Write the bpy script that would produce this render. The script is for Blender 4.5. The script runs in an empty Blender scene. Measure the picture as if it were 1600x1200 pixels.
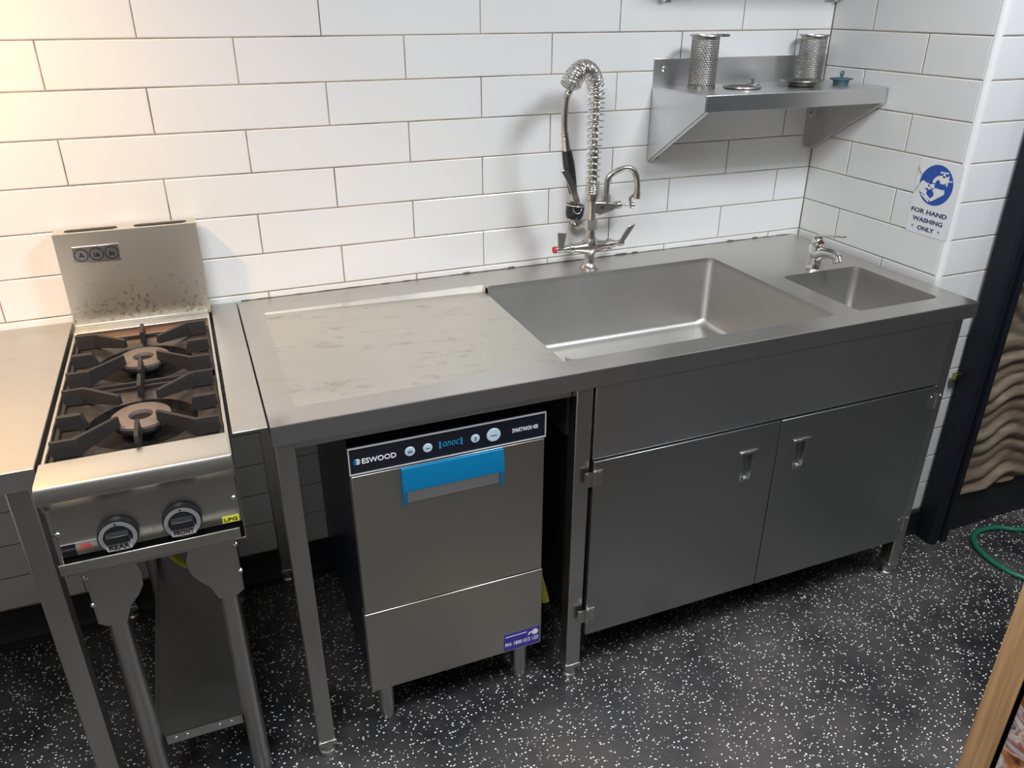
import bpy, bmesh, math, random
from mathutils import Vector, Matrix
random.seed(7)
S = bpy.context.scene
COL = S.collection
PI = math.pi
# ------------------------------------------------------------------ camera
cam_d = bpy.data.cameras.new('camera'); cam = bpy.data.objects.new('camera', cam_d); COL.objects.link(cam)
R3 = Matrix(((0.92701809, 0.16344174, -0.33752667), (-0.37501468, 0.40690321, -0.83294284), (0.00120306, 0.89873054, 0.43849969)))
# columns of R3 are camera right / up / back in the room
cam.matrix_world = Matrix.Translation((-0.06163549, -2.07005995, 1.60840215)) @ R3.to_4x4()
cam_d.sensor_width = 36; cam_d.sensor_fit = 'HORIZONTAL'; cam_d.lens = 1225.98 / 1600 * 36
cam_d.clip_start = .02
S.camera = cam
# ------------------------------------------------------------------ world, exposure, lights
w = bpy.data.worlds.new('world'); S.world = w; w.use_nodes = True
w.node_tree.nodes['Background'].inputs[0].default_value = (.75, .8, .9, 1)
w.node_tree.nodes['Background'].inputs[1].default_value = .15
S.view_settings.view_transform = 'Standard'; S.view_settings.look = 'None'
S.view_settings.gamma = 1; S.view_settings.use_curve_mapping = False
S.view_settings.exposure = 0.0

def area(name, loc, target, sx, sy, power, color):
    d = bpy.data.lights.new(name, 'AREA'); d.shape = 'RECTANGLE'; d.size = sx; d.size_y = sy
    d.energy = power; d.color = color
    o = bpy.data.objects.new(name, d); COL.objects.link(o); o.location = loc
    o.rotation_euler = (Vector(target) - Vector(loc)).to_track_quat('-Z', 'Y').to_euler()
    return o
area('ceiling_lamp_light', (1.45, -1.65, 2.58), (1.45, -1.65, 0), .5, .5, 50, (.88, .935, 1.0))
area('ceiling_lamp_light', (-0.45, -1.75, 2.58), (-0.45, -1.75, 0), .9, .9, 50, (.91, .945, 1.0))
area('ceiling_lamp_light', (2.9, -2.3, 2.58), (2.9, -2.3, 0), .5, .5, 9, (.9, .95, 1.0))
ld = bpy.data.lights.new('warm_hood_bulb', 'SPOT'); ld.energy = 70; ld.color = (1.0, .58, .21); ld.shadow_soft_size = .05; ld.spot_size = math.radians(152); ld.spot_blend = 1.0
lo = bpy.data.objects.new('warm_hood_bulb', ld); COL.objects.link(lo); lo.location = (-.80, -.52, 2.08); lo.rotation_euler = (Vector((-.95, -.05, 1.0)) - Vector(lo.location)).to_track_quat('-Z', 'Y').to_euler()

# ------------------------------------------------------------------ materials
def newmat(name):
    m = bpy.data.materials.new(name); m.use_nodes = True
    nt = m.node_tree
    return m, nt, nt.nodes['Principled BSDF'], nt.links
def N(nt, t, **kw):
    n = nt.nodes.new(t)
    for k, v in kw.items():
        if k.startswith('i_'): n.inputs[k[2:].replace('_', ' ')].default_value = v
        else: setattr(n, k, v)
    return n
def plain(name, col, rough=.5, metal=0., spec=.5, bump=0, bscale=200, trans=0, coat=0):
    m, nt, b, L = newmat(name)
    b.inputs['Base Color'].default_value = (*col, 1); b.inputs['Metallic'].default_value = metal
    b.inputs['Specular IOR Level'].default_value = spec
    b.inputs['Coat Weight'].default_value = coat
    tc = N(nt, 'ShaderNodeTexCoord')
    no = N(nt, 'ShaderNodeTexNoise', i_Scale=bscale, i_Detail=3.0); L.new(tc.outputs['Object'], no.inputs['Vector'])
    mr = N(nt, 'ShaderNodeMapRange'); mr.inputs[3].default_value = max(0, rough - .04); mr.inputs[4].default_value = rough + .04
    L.new(no.outputs[0], mr.inputs[0]); L.new(mr.outputs[0], b.inputs['Roughness'])
    if bump:
        bp = N(nt, 'ShaderNodeBump', i_Strength=bump, i_Distance=.001); L.new(no.outputs[0], bp.inputs['Height']); L.new(bp.outputs[0], b.inputs['Normal'])
    return m
def steel(name, col=(.56, .555, .54), rough=.27, direction=(1, 60, 60), streak=.35, stain=0., dirt=None, aniso=0.):
    """brushed stainless: noise stretched along the brushing direction"""
    m, nt, b, L = newmat(name)
    b.inputs['Metallic'].default_value = 1
    tc = N(nt, 'ShaderNodeTexCoord')
    mp = N(nt, 'ShaderNodeMapping'); mp.inputs['Scale'].default_value = [d * 4 for d in direction]
    L.new(tc.outputs['Object'], mp.inputs[0])
    n1 = N(nt, 'ShaderNodeTexNoise', i_Scale=1.0, i_Detail=1.0, i_Roughness=.5); L.new(mp.outputs[0], n1.inputs['Vector'])
    n2 = N(nt, 'ShaderNodeTexNoise', i_Scale=4.0, i_Detail=2.5, i_Roughness=.5); L.new(tc.outputs['Object'], n2.inputs['Vector'])
    # roughness
    a = N(nt, 'ShaderNodeMapRange'); a.inputs[3].default_value = rough - .005; a.inputs[4].default_value = rough + .015; L.new(n1.outputs[0], a.inputs[0])
    c = N(nt, 'ShaderNodeMapRange'); c.inputs[1].default_value = .35; c.inputs[2].default_value = .7; c.inputs[3].default_value = -.015 - stain * .05; c.inputs[4].default_value = .015 + stain * .18; L.new(n2.outputs[0], c.inputs[0])
    ad = N(nt, 'ShaderNodeMath', operation='ADD', use_clamp=True); L.new(a.outputs[0], ad.inputs[0]); L.new(c.outputs[0], ad.inputs[1])
    L.new(ad.outputs[0], b.inputs['Roughness'])
    # colour
    mix = N(nt, 'ShaderNodeMix', data_type='RGBA'); L.new(n1.outputs[0], mix.inputs[0])
    mix.inputs[6].default_value = tuple(x * 1.0 for x in col) + (1,); mix.inputs[7].default_value = tuple(min(1, x * 1.0) for x in col) + (1,)
    out = mix.outputs[2]
    if stain:
        n3 = N(nt, 'ShaderNodeTexNoise', i_Scale=15.0, i_Detail=8.0, i_Roughness=.74, i_Distortion=.5); 
        mp3 = N(nt, 'ShaderNodeMapping'); mp3.inputs['Scale'].default_value = (.6, 1.6, 1); L.new(tc.outputs['Object'], mp3.inputs[0]); L.new(mp3.outputs[0], n3.inputs['Vector'])
        r3 = N(nt, 'ShaderNodeMapRange'); r3.inputs[1].default_value = .55; r3.inputs[2].default_value = .72; r3.inputs[4].default_value = stain; L.new(n3.outputs[0], r3.inputs[0])
        m3 = N(nt, 'ShaderNodeMix', data_type='RGBA'); L.new(r3.outputs[0], m3.inputs[0]); L.new(out, m3.inputs[6]); m3.inputs[7].default_value = (.36, .33, .29, 1)
        out = m3.outputs[2]
    if dirt:   # (z0, z1) region where baked-on spots grow denser downwards, colour of its own
        sx = N(nt, 'ShaderNodeSeparateXYZ'); L.new(tc.outputs['Object'], sx.inputs[0])
        g = N(nt, 'ShaderNodeMapRange'); g.inputs[1].default_value = dirt[1]; g.inputs[2].default_value = dirt[0]; L.new(sx.outputs[2], g.inputs[0])
        n4 = N(nt, 'ShaderNodeTexNoise', i_Scale=75.0, i_Detail=5.0, i_Roughness=.7); L.new(tc.outputs['Object'], n4.inputs['Vector'])
        n5 = N(nt, 'ShaderNodeTexNoise', i_Scale=13.0, i_Detail=3.0); L.new(tc.outputs['Object'], n5.inputs['Vector'])
        mu = N(nt, 'ShaderNodeMath', operation='MULTIPLY'); L.new(g.outputs[0], mu.inputs[0]); L.new(n5.outputs[0], mu.inputs[1])
        m2 = N(nt, 'ShaderNodeMath', operation='MULTIPLY_ADD'); L.new(mu.outputs[0], m2.inputs[0]); m2.inputs[1].default_value = .36; L.new(n4.outputs[0], m2.inputs[2])
        r4 = N(nt, 'ShaderNodeMapRange'); r4.inputs[1].default_value = .66; r4.inputs[2].default_value = .76; r4.inputs[4].default_value = .55; L.new(m2.outputs[0], r4.inputs[0])
        m4 = N(nt, 'ShaderNodeMix', data_type='RGBA'); L.new(r4.outputs[0], m4.inputs[0]); L.new(out, m4.inputs[6]); m4.inputs[7].default_value = (.17, .11, .06, 1)
        out = m4.outputs[2]
    L.new(out, b.inputs['Base Color'])
    return m
M = {}
M['top'] = steel('worktop_steel', (.60, .585, .55), .36, (60, 1, 60), stain=.28)
M['drain'] = steel('drainer_steel', (.66, .635, .575), .46, (1, 60, 60), stain=.75)
M['rim'] = steel('rim_steel', (.62, .62, .61), .30, (1, 60, 60), stain=.12)
M['bowl'] = steel('bowl_steel', (.50, .49, .465), .42, (1, 60, 60), stain=.10)
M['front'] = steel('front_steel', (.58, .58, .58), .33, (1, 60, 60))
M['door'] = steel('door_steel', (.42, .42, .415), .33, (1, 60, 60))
M['leg'] = steel('leg_steel', (.54, .53, .51), .30, (60, 60, 1))
M['dwsteel'] = steel('dishwasher_steel', (.60, .57, .51), .30, (60, 60, 1))
M['flue'] = steel('flue_steel', (.74, .70, .62), .40, (1, 60, 60), dirt=(.90, 1.08))
M['range'] = steel('range_steel', (.62, .60, .55), .31, (1, 60, 60), stain=.15)
M['shelf'] = steel('shelf_steel', (.70, .70, .70), .30, (1, 60, 60))
M['chrome'] = plain('chrome', (.74, .73, .72), .13, 1)
M['satin'] = plain('satin_nickel', (.60, .575, .54), .24, 1)
M['black'] = plain('black_plastic', (.012, .013, .015), .35)
M['rubber'] = plain('black_rubber', (.02, .02, .02), .6)
M['gloss'] = plain('black_glass', (.008, .010, .016), .12, coat=.3)
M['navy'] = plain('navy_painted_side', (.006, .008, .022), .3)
M['blue'] = plain('blue_plastic', (.0, .17, .36), .38)
M['btn'] = plain('pale_button', (.52, .66, .72), .4)
M['btntxt'] = plain('button_print', (.08, .22, .32), .5)
M['display'] = plain('display_blue', (.02, .25, .45), .4)
M['white'] = plain('white_print', (.85, .86, .87), .4)
M['iron'] = plain('cast_iron', (.035, .032, .030), .55, .35, bump=.6, bscale=350)
M['capm'] = plain('burner_cap_metal', (.20, .16, .14), .6, .4, bump=.5, bscale=300)
M['yellow'] = plain('yellow_plastic', (.62, .60, .05), .4)
M['red'] = plain('red_plastic', (.6, .02, .02), .35)
M['hose'] = plain('green_hose', (.01, .12, .065), .4)
M['sticker'] = plain('purple_sticker', (.06, .04, .32), .4)
M['signwhite'] = plain('sign_white', (.74, .75, .76), .3)
M['signblue'] = plain('sign_blue', (.01, .07, .36), .3, bump=.3, bscale=60)
M['signtext'] = plain('sign_text', (.02, .035, .12), .4)
M['plate'] = plain('pale_plate', (.50, .49, .47), .4, .2)
M['knobring'] = plain('knob_grey', (.30, .30, .29), .4, .3)
M['pluged'] = plain('blue_grey_rubber', (.035, .085, .11), .45)
M['strainer'] = plain('worn_strainer_steel', (.34, .325, .30), .32, 1, bump=.2, bscale=120)
M['postm'] = plain('black_powder_coat', (.007, .009, .013), .5, spec=.25)
M['edge'] = plain('bright_edge_steel', (.80, .80, .80), .45, .5)
M['ceil'] = plain('ceiling_paint', (.72, .73, .74), .8)
M['darkwall'] = plain('dark_room_paint', (.16, .15, .145), .7)
M['grime'] = plain('dark_sealant', (.10, .085, .06), .7, bump=.5, bscale=90)
M['lampm'] = plain('lamp_housing', (.8, .8, .8), .5)
M['dark'] = plain('dark_void', (.006, .006, .006), .95, spec=0)  # glossless black, paints the shade in the tray gap and flue slots
M['cove'] = plain('black_cove', (.010, .010, .011), .45)
M['brass'] = plain('aged_brass', (.40, .33, .15), .35, 1)
M['rivet'] = plain('rivet_steel', (.8, .8, .8), .18, 1)

def tile_mat():
    m, nt, b, L = newmat('white_glazed_tile')
    tc = N(nt, 'ShaderNodeTexCoord')
    n = N(nt, 'ShaderNodeTexNoise', i_Scale=2.2, i_Detail=2.0); L.new(tc.outputs['Object'], n.inputs['Vector'])
    mx = N(nt, 'ShaderNodeMix', data_type='RGBA'); L.new(n.outputs[0], mx.inputs[0])
    mx.inputs[6].default_value = (.67, .672, .67, 1); mx.inputs[7].default_value = (.735, .725, .705, 1)
    L.new(mx.outputs[2], b.inputs['Base Color']); b.inputs['Roughness'].default_value = .16
    n2 = N(nt, 'ShaderNodeTexNoise', i_Scale=9.0, i_Detail=1.0); L.new(tc.outputs['Object'], n2.inputs['Vector'])
    bp = N(nt, 'ShaderNodeBump', i_Strength=.15, i_Distance=.004); L.new(n2.outputs[0], bp.inputs['Height']); L.new(bp.outputs[0], b.inputs['Normal'])
    return m
M['tile'] = tile_mat()
def grout_mat():
    m, nt, b, L = newmat('stained_grout')
    tc = N(nt, 'ShaderNodeTexCoord')
    n = N(nt, 'ShaderNodeTexNoise', i_Scale=6.0, i_Detail=5.0, i_Roughness=.7); L.new(tc.outputs['Object'], n.inputs['Vector'])
    cr = N(nt, 'ShaderNodeValToRGB'); L.new(n.outputs[0], cr.inputs[0])
    e = cr.color_ramp.elements; e[0].position = .36; e[0].color = (.10, .085, .06, 1); e[1].position = .6; e[1].color = (.34, .28, .185, 1)
    L.new(cr.outputs[0], b.inputs['Base Color']); b.inputs['Roughness'].default_value = .85
    return m
M['grout'] = grout_mat()
def floor_mat():
    m, nt, b, L = newmat('black_flecked_epoxy')
    tc = N(nt, 'ShaderNodeTexCoord')
    out = None; facs = []
    for sc, th, pr, off in ((150, .34, .94, 0), (220, .30, .96, 3.3), (100, .25, .955, 7.7)):
        mp = N(nt, 'ShaderNodeMapping'); mp.inputs['Location'].default_value = (off, off * .7, 0); mp.inputs['Rotation'].default_value = (0, 0, off)
        mp.inputs['Scale'].default_value = (1, 1.25, 1)
        L.new(tc.outputs['Object'], mp.inputs[0])
        v = N(nt, 'ShaderNodeTexVoronoi', voronoi_dimensions='2D', i_Scale=float(sc)); L.new(mp.outputs[0], v.inputs['Vector'])
        lt = N(nt, 'ShaderNodeMath', operation='LESS_THAN'); L.new(v.outputs['Distance'], lt.inputs[0]); lt.inputs[1].default_value = th
        sp = N(nt, 'ShaderNodeSeparateColor'); L.new(v.outputs['Color'], sp.inputs[0])
        gt = N(nt, 'ShaderNodeMath', operation='GREATER_THAN'); L.new(sp.outputs[0], gt.inputs[0]); gt.inputs[1].default_value = pr
        mu = N(nt, 'ShaderNodeMath', operation='MULTIPLY'); L.new(lt.outputs[0], mu.inputs[0]); L.new(gt.outputs[0], mu.inputs[1])
        facs.append(mu.outputs[0])
    m1 = N(nt, 'ShaderNodeMath', operation='MAXIMUM'); L.new(facs[0], m1.inputs[0]); L.new(facs[1], m1.inputs[1])
    m2 = N(nt, 'ShaderNodeMath', operation='MAXIMUM'); L.new(m1.outputs[0], m2.inputs[0]); L.new(facs[2], m2.inputs[1])
    # dusty film: patches of its own
    n = N(nt, 'ShaderNodeTexNoise', i_Scale=2.3, i_Detail=7.0, i_Roughness=.62); L.new(tc.outputs['Object'], n.inputs['Vector'])
    cr = N(nt, 'ShaderNodeValToRGB'); L.new(n.outputs[0], cr.inputs[0])
    e = cr.color_ramp.elements; e[0].position = .38; e[0].color = (.012, .012, .013, 1); e[1].position = .72; e[1].color = (.095, .086, .082, 1)
    mx = N(nt, 'ShaderNodeMix', data_type='RGBA'); L.new(m2.outputs[0], mx.inputs[0]); L.new(cr.outputs[0], mx.inputs[6]); mx.inputs[7].default_value = (.80, .79, .74, 1)
    L.new(mx.outputs[2], b.inputs['Base Color'])
    r = N(nt, 'ShaderNodeMapRange'); r.inputs[3].default_value = .32; r.inputs[4].default_value = .62; L.new(n.outputs[0], r.inputs[0]); L.new(r.outputs[0], b.inputs['Roughness'])
    n3 = N(nt, 'ShaderNodeTexNoise', i_Scale=160.0, i_Detail=3.0); L.new(tc.outputs['Object'], n3.inputs['Vector'])
    bp = N(nt, 'ShaderNodeBump', i_Strength=.35, i_Distance=.002); L.new(n3.outputs[0], bp.inputs['Height']); L.new(bp.outputs[0], b.inputs['Normal'])
    return m
M['floor'] = floor_mat()
def wood_mat(name, c0, c1, axis=2, sc=1.0, rough=.5, ringscale=30):
    m, nt, b, L = newmat(name)
    tc = N(nt, 'ShaderNodeTexCoord'); mp = N(nt, 'ShaderNodeMapping')
    s = [ringscale * sc] * 3; s[axis] = 1.3 * sc; mp.inputs['Scale'].default_value = s; L.new(tc.outputs['Object'], mp.inputs[0])
    n = N(nt, 'ShaderNodeTexNoise', i_Scale=2.5, i_Detail=6.0, i_Roughness=.6, i_Distortion=.5); L.new(mp.outputs[0], n.inputs['Vector'])
    cr = N(nt, 'ShaderNodeValToRGB'); L.new(n.outputs[0], cr.inputs[0]); e = cr.color_ramp.elements
    e[0].position = .33; e[0].color = (*c0, 1); e[1].position = .68; e[1].color = (*c1, 1)
    L.new(cr.outputs[0], b.inputs['Base Color']); b.inputs['Roughness'].default_value = rough
    bp = N(nt, 'ShaderNodeBump', i_Strength=.25, i_Distance=.001); L.new(n.outputs[0], bp.inputs['Height']); L.new(bp.outputs[0], b.inputs['Normal'])
    return m
M['oak'] = wood_mat('light_oak', (.42, .23, .10), (.68, .42, .20), 2)
M['carved'] = wood_mat('weathered_timber', (.10, .072, .048), (.24, .18, .125), 0, ringscale=14)
def picture_mat():
    m, nt, b, L = newmat('printed_food_picture')
    tc = N(nt, 'ShaderNodeTexCoord')
    n = N(nt, 'ShaderNodeTexNoise', i_Scale=9.0, i_Detail=3.0, i_Distortion=1.8); L.new(tc.outputs['Object'], n.inputs['Vector'])
    cr = N(nt, 'ShaderNodeValToRGB'); L.new(n.outputs[0], cr.inputs[0]); e = cr.color_ramp.elements
    e[0].position = .30; e[0].color = (.10, .035, .02, 1); e[1].position = .72; e[1].color = (.72, .72, .75, 1)
    for p, c in ((.40, (.55, .22, .07, 1)), (.46, (.75, .74, .72, 1)), (.50, (.40, .12, .05, 1)), (.56, (.60, .60, .68, 1)), (.62, (.16, .04, .03, 1))):
        x = e.new(p); x.color = c
    L.new(cr.outputs[0], b.inputs['Base Color']); b.inputs['Roughness'].default_value = .2
    return m
M['picture'] = picture_mat()
def deck_mat():
    m, nt, b, L = newmat('burnt_deck')
    tc = N(nt, 'ShaderNodeTexCoord')
    n = N(nt, 'ShaderNodeTexNoise', i_Scale=16.0, i_Detail=7.0, i_Roughness=.7); L.new(tc.outputs['Object'], n.inputs['Vector'])
    cr = N(nt, 'ShaderNodeValToRGB'); L.new(n.outputs[0], cr.inputs[0]); e = cr.color_ramp.elements
    e[0].position = .35; e[0].color = (.030, .026, .023, 1); e[1].position = .75; e[1].color = (.15, .135, .12, 1)
    x = e.new(.55); x.color = (.075, .062, .052, 1)
    # rusty heat tint at the far end of the deck
    sx = N(nt, 'ShaderNodeSeparateXYZ'); L.new(tc.outputs['Object'], sx.inputs[0])
    g = N(nt, 'ShaderNodeMapRange'); g.inputs[1].default_value = -.17; g.inputs[2].default_value = -.12; g.inputs[4].default_value = .7; L.new(sx.outputs[1], g.inputs[0])
    mx = N(nt, 'ShaderNodeMix', data_type='RGBA'); L.new(g.outputs[0], mx.inputs[0]); L.new(cr.outputs[0], mx.inputs[6]); mx.inputs[7].default_value = (.36, .17, .07, 1)
    L.new(mx.outputs[2], b.inputs['Base Color']); b.inputs['Metallic'].default_value = .5; b.inputs['Roughness'].default_value = .5
    bp = N(nt, 'ShaderNodeBump', i_Strength=.5, i_Distance=.002); L.new(n.outputs[0], bp.inputs['Height']); L.new(bp.outputs[0], b.inputs['Normal'])
    return m
M['deck'] = deck_mat()
M['well'] = plain('well_shade_black', (.012, .011, .010), .7, spec=.2)  # near-black colour carries the shade inside the burner openings

# ------------------------------------------------------------------ mesh helpers
def box(bm, x0, x1, y0, y1, z0, z1):
    v = [bm.verts.new((x, y, z)) for x in (x0, x1) for y in (y0, y1) for z in (z0, z1)]
    for f in ((0, 1, 3, 2), (4, 6, 7, 5), (0, 4, 5, 1), (2, 3, 7, 6), (0, 2, 6, 4), (1, 5, 7, 3)):
        bm.faces.new([v[i] for i in f])
def frame_of(d):
    d = Vector(d).normalized(); a = Vector((0, 0, 1)) if abs(d.z) < .9 else Vector((1, 0, 0))
    u = d.cross(a).normalized(); return u, d.cross(u).normalized()
def rings(bm, rs, cap0=True, cap1=True, closed=False):
    """skin between equal-count rings of points"""
    V = [[bm.verts.new(p) for p in r] for r in rs]; n = len(V[0])
    seq = list(zip(V, V[1:])) + ([(V[-1], V[0])] if closed else [])
    for a, b in seq:
        for i in range(n):
            j = (i + 1) % n
            try: bm.faces.new((a[i], a[j], b[j], b[i]))
            except ValueError: pass
    if cap0 and not closed: bm.faces.new(V[0][::-1])
    if cap1 and not closed: bm.faces.new(V[-1])
    return V
def cyl(bm, p0, p1, r0, r1=None, seg=24, cap=True):
    r1 = r0 if r1 is None else r1; p0, p1 = Vector(p0), Vector(p1); u, v = frame_of(p1 - p0)
    rs = []
    for p, r in ((p0, r0), (p1, r1)):
        rs.append([p + (u * math.cos(t) + v * math.sin(t)) * r for t in [2 * PI * i / seg for i in range(seg)]])
    rings(bm, rs, cap, cap)
def lathe(bm, prof, origin=(0, 0, 0), axis=(0, 0, 1), seg=28, cap=True):
    o = Vector(origin); d = Vector(axis).normalized(); u, v = frame_of(d)
    rs = [[o + d * h + (u * math.cos(t) + v * math.sin(t)) * max(r, .0002) for t in [2 * PI * i / seg for i in range(seg)]] for r, h in prof]
    rings(bm, rs, cap, cap)
def smooth_path(pts, n=8):
    P = [Vector(p) for p in pts]; out = []
    for i in range(len(P) - 1):
        a = P[max(i - 1, 0)]; b = P[i]; c = P[i + 1]; d = P[min(i + 2, len(P) - 1)]
        for k in range(n):
            t = k / n
            out.append(.5 * ((2 * b) + (c - a) * t + (2 * a - 5 * b + 4 * c - d) * t * t + (3 * b - a - 3 * c + d) * t ** 3))
    out.append(P[-1]); return out
def tube(bm, pts, r, seg=12, cap=True):
    P = [Vector(p) for p in pts]; n = len(P); rr = r if callable(r) else (lambda t: r)
    T = [(P[min(i + 1, n - 1)] - P[max(i - 1, 0)]).normalized() for i in range(n)]
    u, v = frame_of(T[0]); rs = []
    for i in range(n):
        u = (u - T[i] * u.dot(T[i])).normalized(); v = T[i].cross(u)
        q = rr(i / (n - 1)); rs.append([P[i] + (u * math.cos(t) + v * math.sin(t)) * q for t in [2 * PI * k / seg for k in range(seg)]])
    rings(bm, rs, cap, cap)
def prism(bm, poly, f0, f1):
    """poly: 2D points; f0,f1 map (a,b)->3D for both faces"""
    A = [bm.verts.new(f0(*p)) for p in poly]; B = [bm.verts.new(f1(*p)) for p in poly]; n = len(poly)
    bm.faces.new(A[::-1]); bm.faces.new(B)
    for i in range(n): bm.faces.new((A[i], A[(i + 1) % n], B[(i + 1) % n], B[i]))
def rrect(x0, x1, y0, y1, r, k=5):
    """rounded rectangle, counter-clockwise, 4*(k+1) points starting at the +x+y corner"""
    out = []
    for cx, cy, a in ((x1 - r, y1 - r, 0), (x0 + r, y1 - r, PI / 2), (x0 + r, y0 + r, PI), (x1 - r, y0 + r, 1.5 * PI)):
        for i in range(k + 1):
            t = a + PI / 2 * i / k; out.append((cx + r * math.cos(t), cy + r * math.sin(t)))
    return out
def srect(x0, x1, y0, y1, k=5):
    return [p for p in ((x1, y1), (x0, y1), (x0, y0), (x1, y0)) for _ in range(k + 1)]
def new_obj(name, bm, mat, parent=None, bevel=0, smooth=35, solid=0, weld=True):
    if weld: bmesh.ops.remove_doubles(bm, verts=bm.verts, dist=.00002)
    bmesh.ops.dissolve_degenerate(bm, dist=.00001, edges=bm.edges)
    bmesh.ops.recalc_face_normals(bm, faces=bm.faces)
    me = bpy.data.meshes.new(name); bm.to_mesh(me); bm.free()
    me.materials.append(mat)
    if smooth:
        for p in me.polygons: p.use_smooth = True
        me.set_sharp_from_angle(angle=math.radians(smooth))
    o = bpy.data.objects.new(name, me); COL.objects.link(o)
    if parent: attach(o, parent)
    if solid:
        s = o.modifiers.new('solid', 'SOLIDIFY'); s.thickness = solid; s.offset = 0
    if bevel:
        b = o.modifiers.new('bevel', 'BEVEL'); b.width = bevel; b.segments = 2; b.limit_method = 'ANGLE'; b.angle_limit = math.radians(40)
    return o
def attach(o, parent):
    o.parent = parent
    o.location = -parent.location if parent.parent is None and parent.type == 'EMPTY' else (0, 0, 0)
def thing(name, label, cat, loc=(0, 0, 0), group=None):
    o = bpy.data.objects.new(name, None); COL.objects.link(o); o.location = loc
    o.empty_display_size = .05
    return tag(o, label, cat, group)
def tag(o, label, cat, group=None):
    o['label'] = label; o['category'] = cat
    if group: o['group'] = group
    return o
def struct(o): o['kind'] = 'structure'; return o
def bx(name, mat, parent, *d, bevel=.0012):
    bm = bmesh.new(); box(bm, *d); return new_obj(name, bm, mat, parent, bevel=bevel)
def text_mesh(bm, s, rect, frame, depth=.0006, bold=.0, shear=0., spacing=1.0):
    """fit the words s into rect (u0,u1,v0,v1) of a plane; frame(u,v,w)->3D"""
    c = bpy.data.curves.new('t', 'FONT'); c.body = s; c.size = 1; c.extrude = .02; c.offset = bold; c.resolution_u = 3
    c.shear = shear; c.space_character = spacing
    o = bpy.data.objects.new('t', c); COL.objects.link(o)
    bpy.context.view_layer.update()
    dg = bpy.context.evaluated_depsgraph_get()
    me = bpy.data.meshes.new_from_object(o.evaluated_get(dg))
    xs = [v.co.x for v in me.vertices]; ys = [v.co.y for v in me.vertices]
    x0, x1, y0, y1 = min(xs), max(xs), min(ys), max(ys); u0, u1, v0, v1 = rect
    vs = [bm.verts.new(frame(u0 + (v.co.x - x0) / (x1 - x0) * (u1 - u0), v0 + (v.co.y - y0) / (y1 - y0) * (v1 - v0), depth if v.co.z > 0 else 0)) for v in me.vertices]
    for p in me.polygons:
        try: bm.faces.new([vs[i] for i in p.vertices])
        except ValueError: pass
    bpy.data.objects.remove(o); bpy.data.curves.remove(c); bpy.data.meshes.remove(me)

# ------------------------------------------------------------------ setting
TH, TW, XP, YP, Z7, XR, YE = .10260, .4049, .0819, -.1640, .9173, 1.828, -.573
HB = 2.62     # ceiling height
bm = bmesh.new(); box(bm, -2.4, 4.2, -4.0, .12, -.08, 0); struct(new_obj('floor', bm, M['floor'], smooth=0))
bm = bmesh.new(); box(bm, -2.4, 4.2, -4.0, .12, HB, HB + .08); struct(new_obj('ceiling', bm, M['ceil'], smooth=0))

def tiles(bm, u0, u1, kz_list, phase, place, step=TW):
    """bevelled glazed tiles; place(u, w, z) with w out of the wall"""
    g = .0013; c = .0022
    for k in kz_list:
        zt = Z7 + (7 - k) * TH; zb = zt - TH
        off = 0 if k % 2 else .5
        ph = phase(k)
        n0 = math.floor((u0 - ph) / step) - 1
        a = ph + n0 * step
        while a < u1:
            lo, hi = max(a, u0), min(a + step, u1)
            if hi - lo > .004:
                zt2 = min(zt, HB)
                j = random.uniform(-.0002, .0002)
                q0 = [(lo + g, zb + g), (hi - g, zb + g), (hi - g, zt2 - g), (lo + g, zt2 - g)]
                q1 = [(lo + g + c, zb + g + c), (hi - g - c, zb + g + c), (hi - g - c, zt2 - g - c), (lo + g + c, zt2 - g - c)]
                rr = [[place(u, -.004, z) for u, z in q0], [place(u, -.0012 + j, z) for u, z in q0], [place(u, j, z) for u, z in q1]]
                V = [[bm.verts.new(p) for p in r] for r in rr]
                for A, B in zip(V, V[1:]):
                    for i in range(4): bm.faces.new((A[i], A[(i + 1) % 4], B[(i + 1) % 4], B[i]))
                bm.faces.new(V[-1])
            a += step
ROWS = [k for k in range(-9, 15) if Z7 + (6 - k) * TH > .09 and Z7 + (6 - k) * TH < HB - .01]
bm = bmesh.new()
box(bm, -2.4, 4.2, .0012, .12, 0, HB)
wb = struct(new_obj('wall_back', bm, M['grout'], smooth=0))
bm = bmesh.new(); tiles(bm, -2.4, XR, ROWS, lambda k: XP if k % 2 else XP + TW / 2, lambda u, w, z: (u, -w, z))
new_obj('tiles', bm, M['tile'], wb, smooth=12)
bm = bmesh.new(); prism(bm, [(XR + .0012, 0), (XR + .0012, YE + .014), (XR + .014, YE + .0012), (2.02, YE + .0012), (2.02, 0)], lambda a, b: (a, b, 0), lambda a, b: (a, b, HB)); wr = struct(new_obj('wall_right', bm, M['grout'], smooth=0))
bm = bmesh.new()
tiles(bm, -YE * 0 - .0, -YE - .013, ROWS, lambda k: (-YP if k % 2 == 0 else -YP - TW / 2), lambda u, w, z: (XR - w, -u, z))
tiles(bm, XR + .013, 2.02, ROWS, lambda k: XR + .013 - .2, lambda u, w, z: (u, YE - w, z))
new_obj('tiles', bm, M['tile'], wr, smooth=12)
# quarter-round edge trim on the wall's outer corner
bm = bmesh.new()
prof = [(XR + .013 - .013 * math.cos(t), YE + .013 - .013 * math.sin(t)) for t in [PI / 2 * i / 8 for i in range(9)]] + [(XR + .013, YE + .013)]
prism(bm, prof, lambda a, b: (a, b, .0965), lambda a, b: (a, b, HB)); new_obj('corner_trim', bm, M['tile'], wr, smooth=40)
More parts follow.
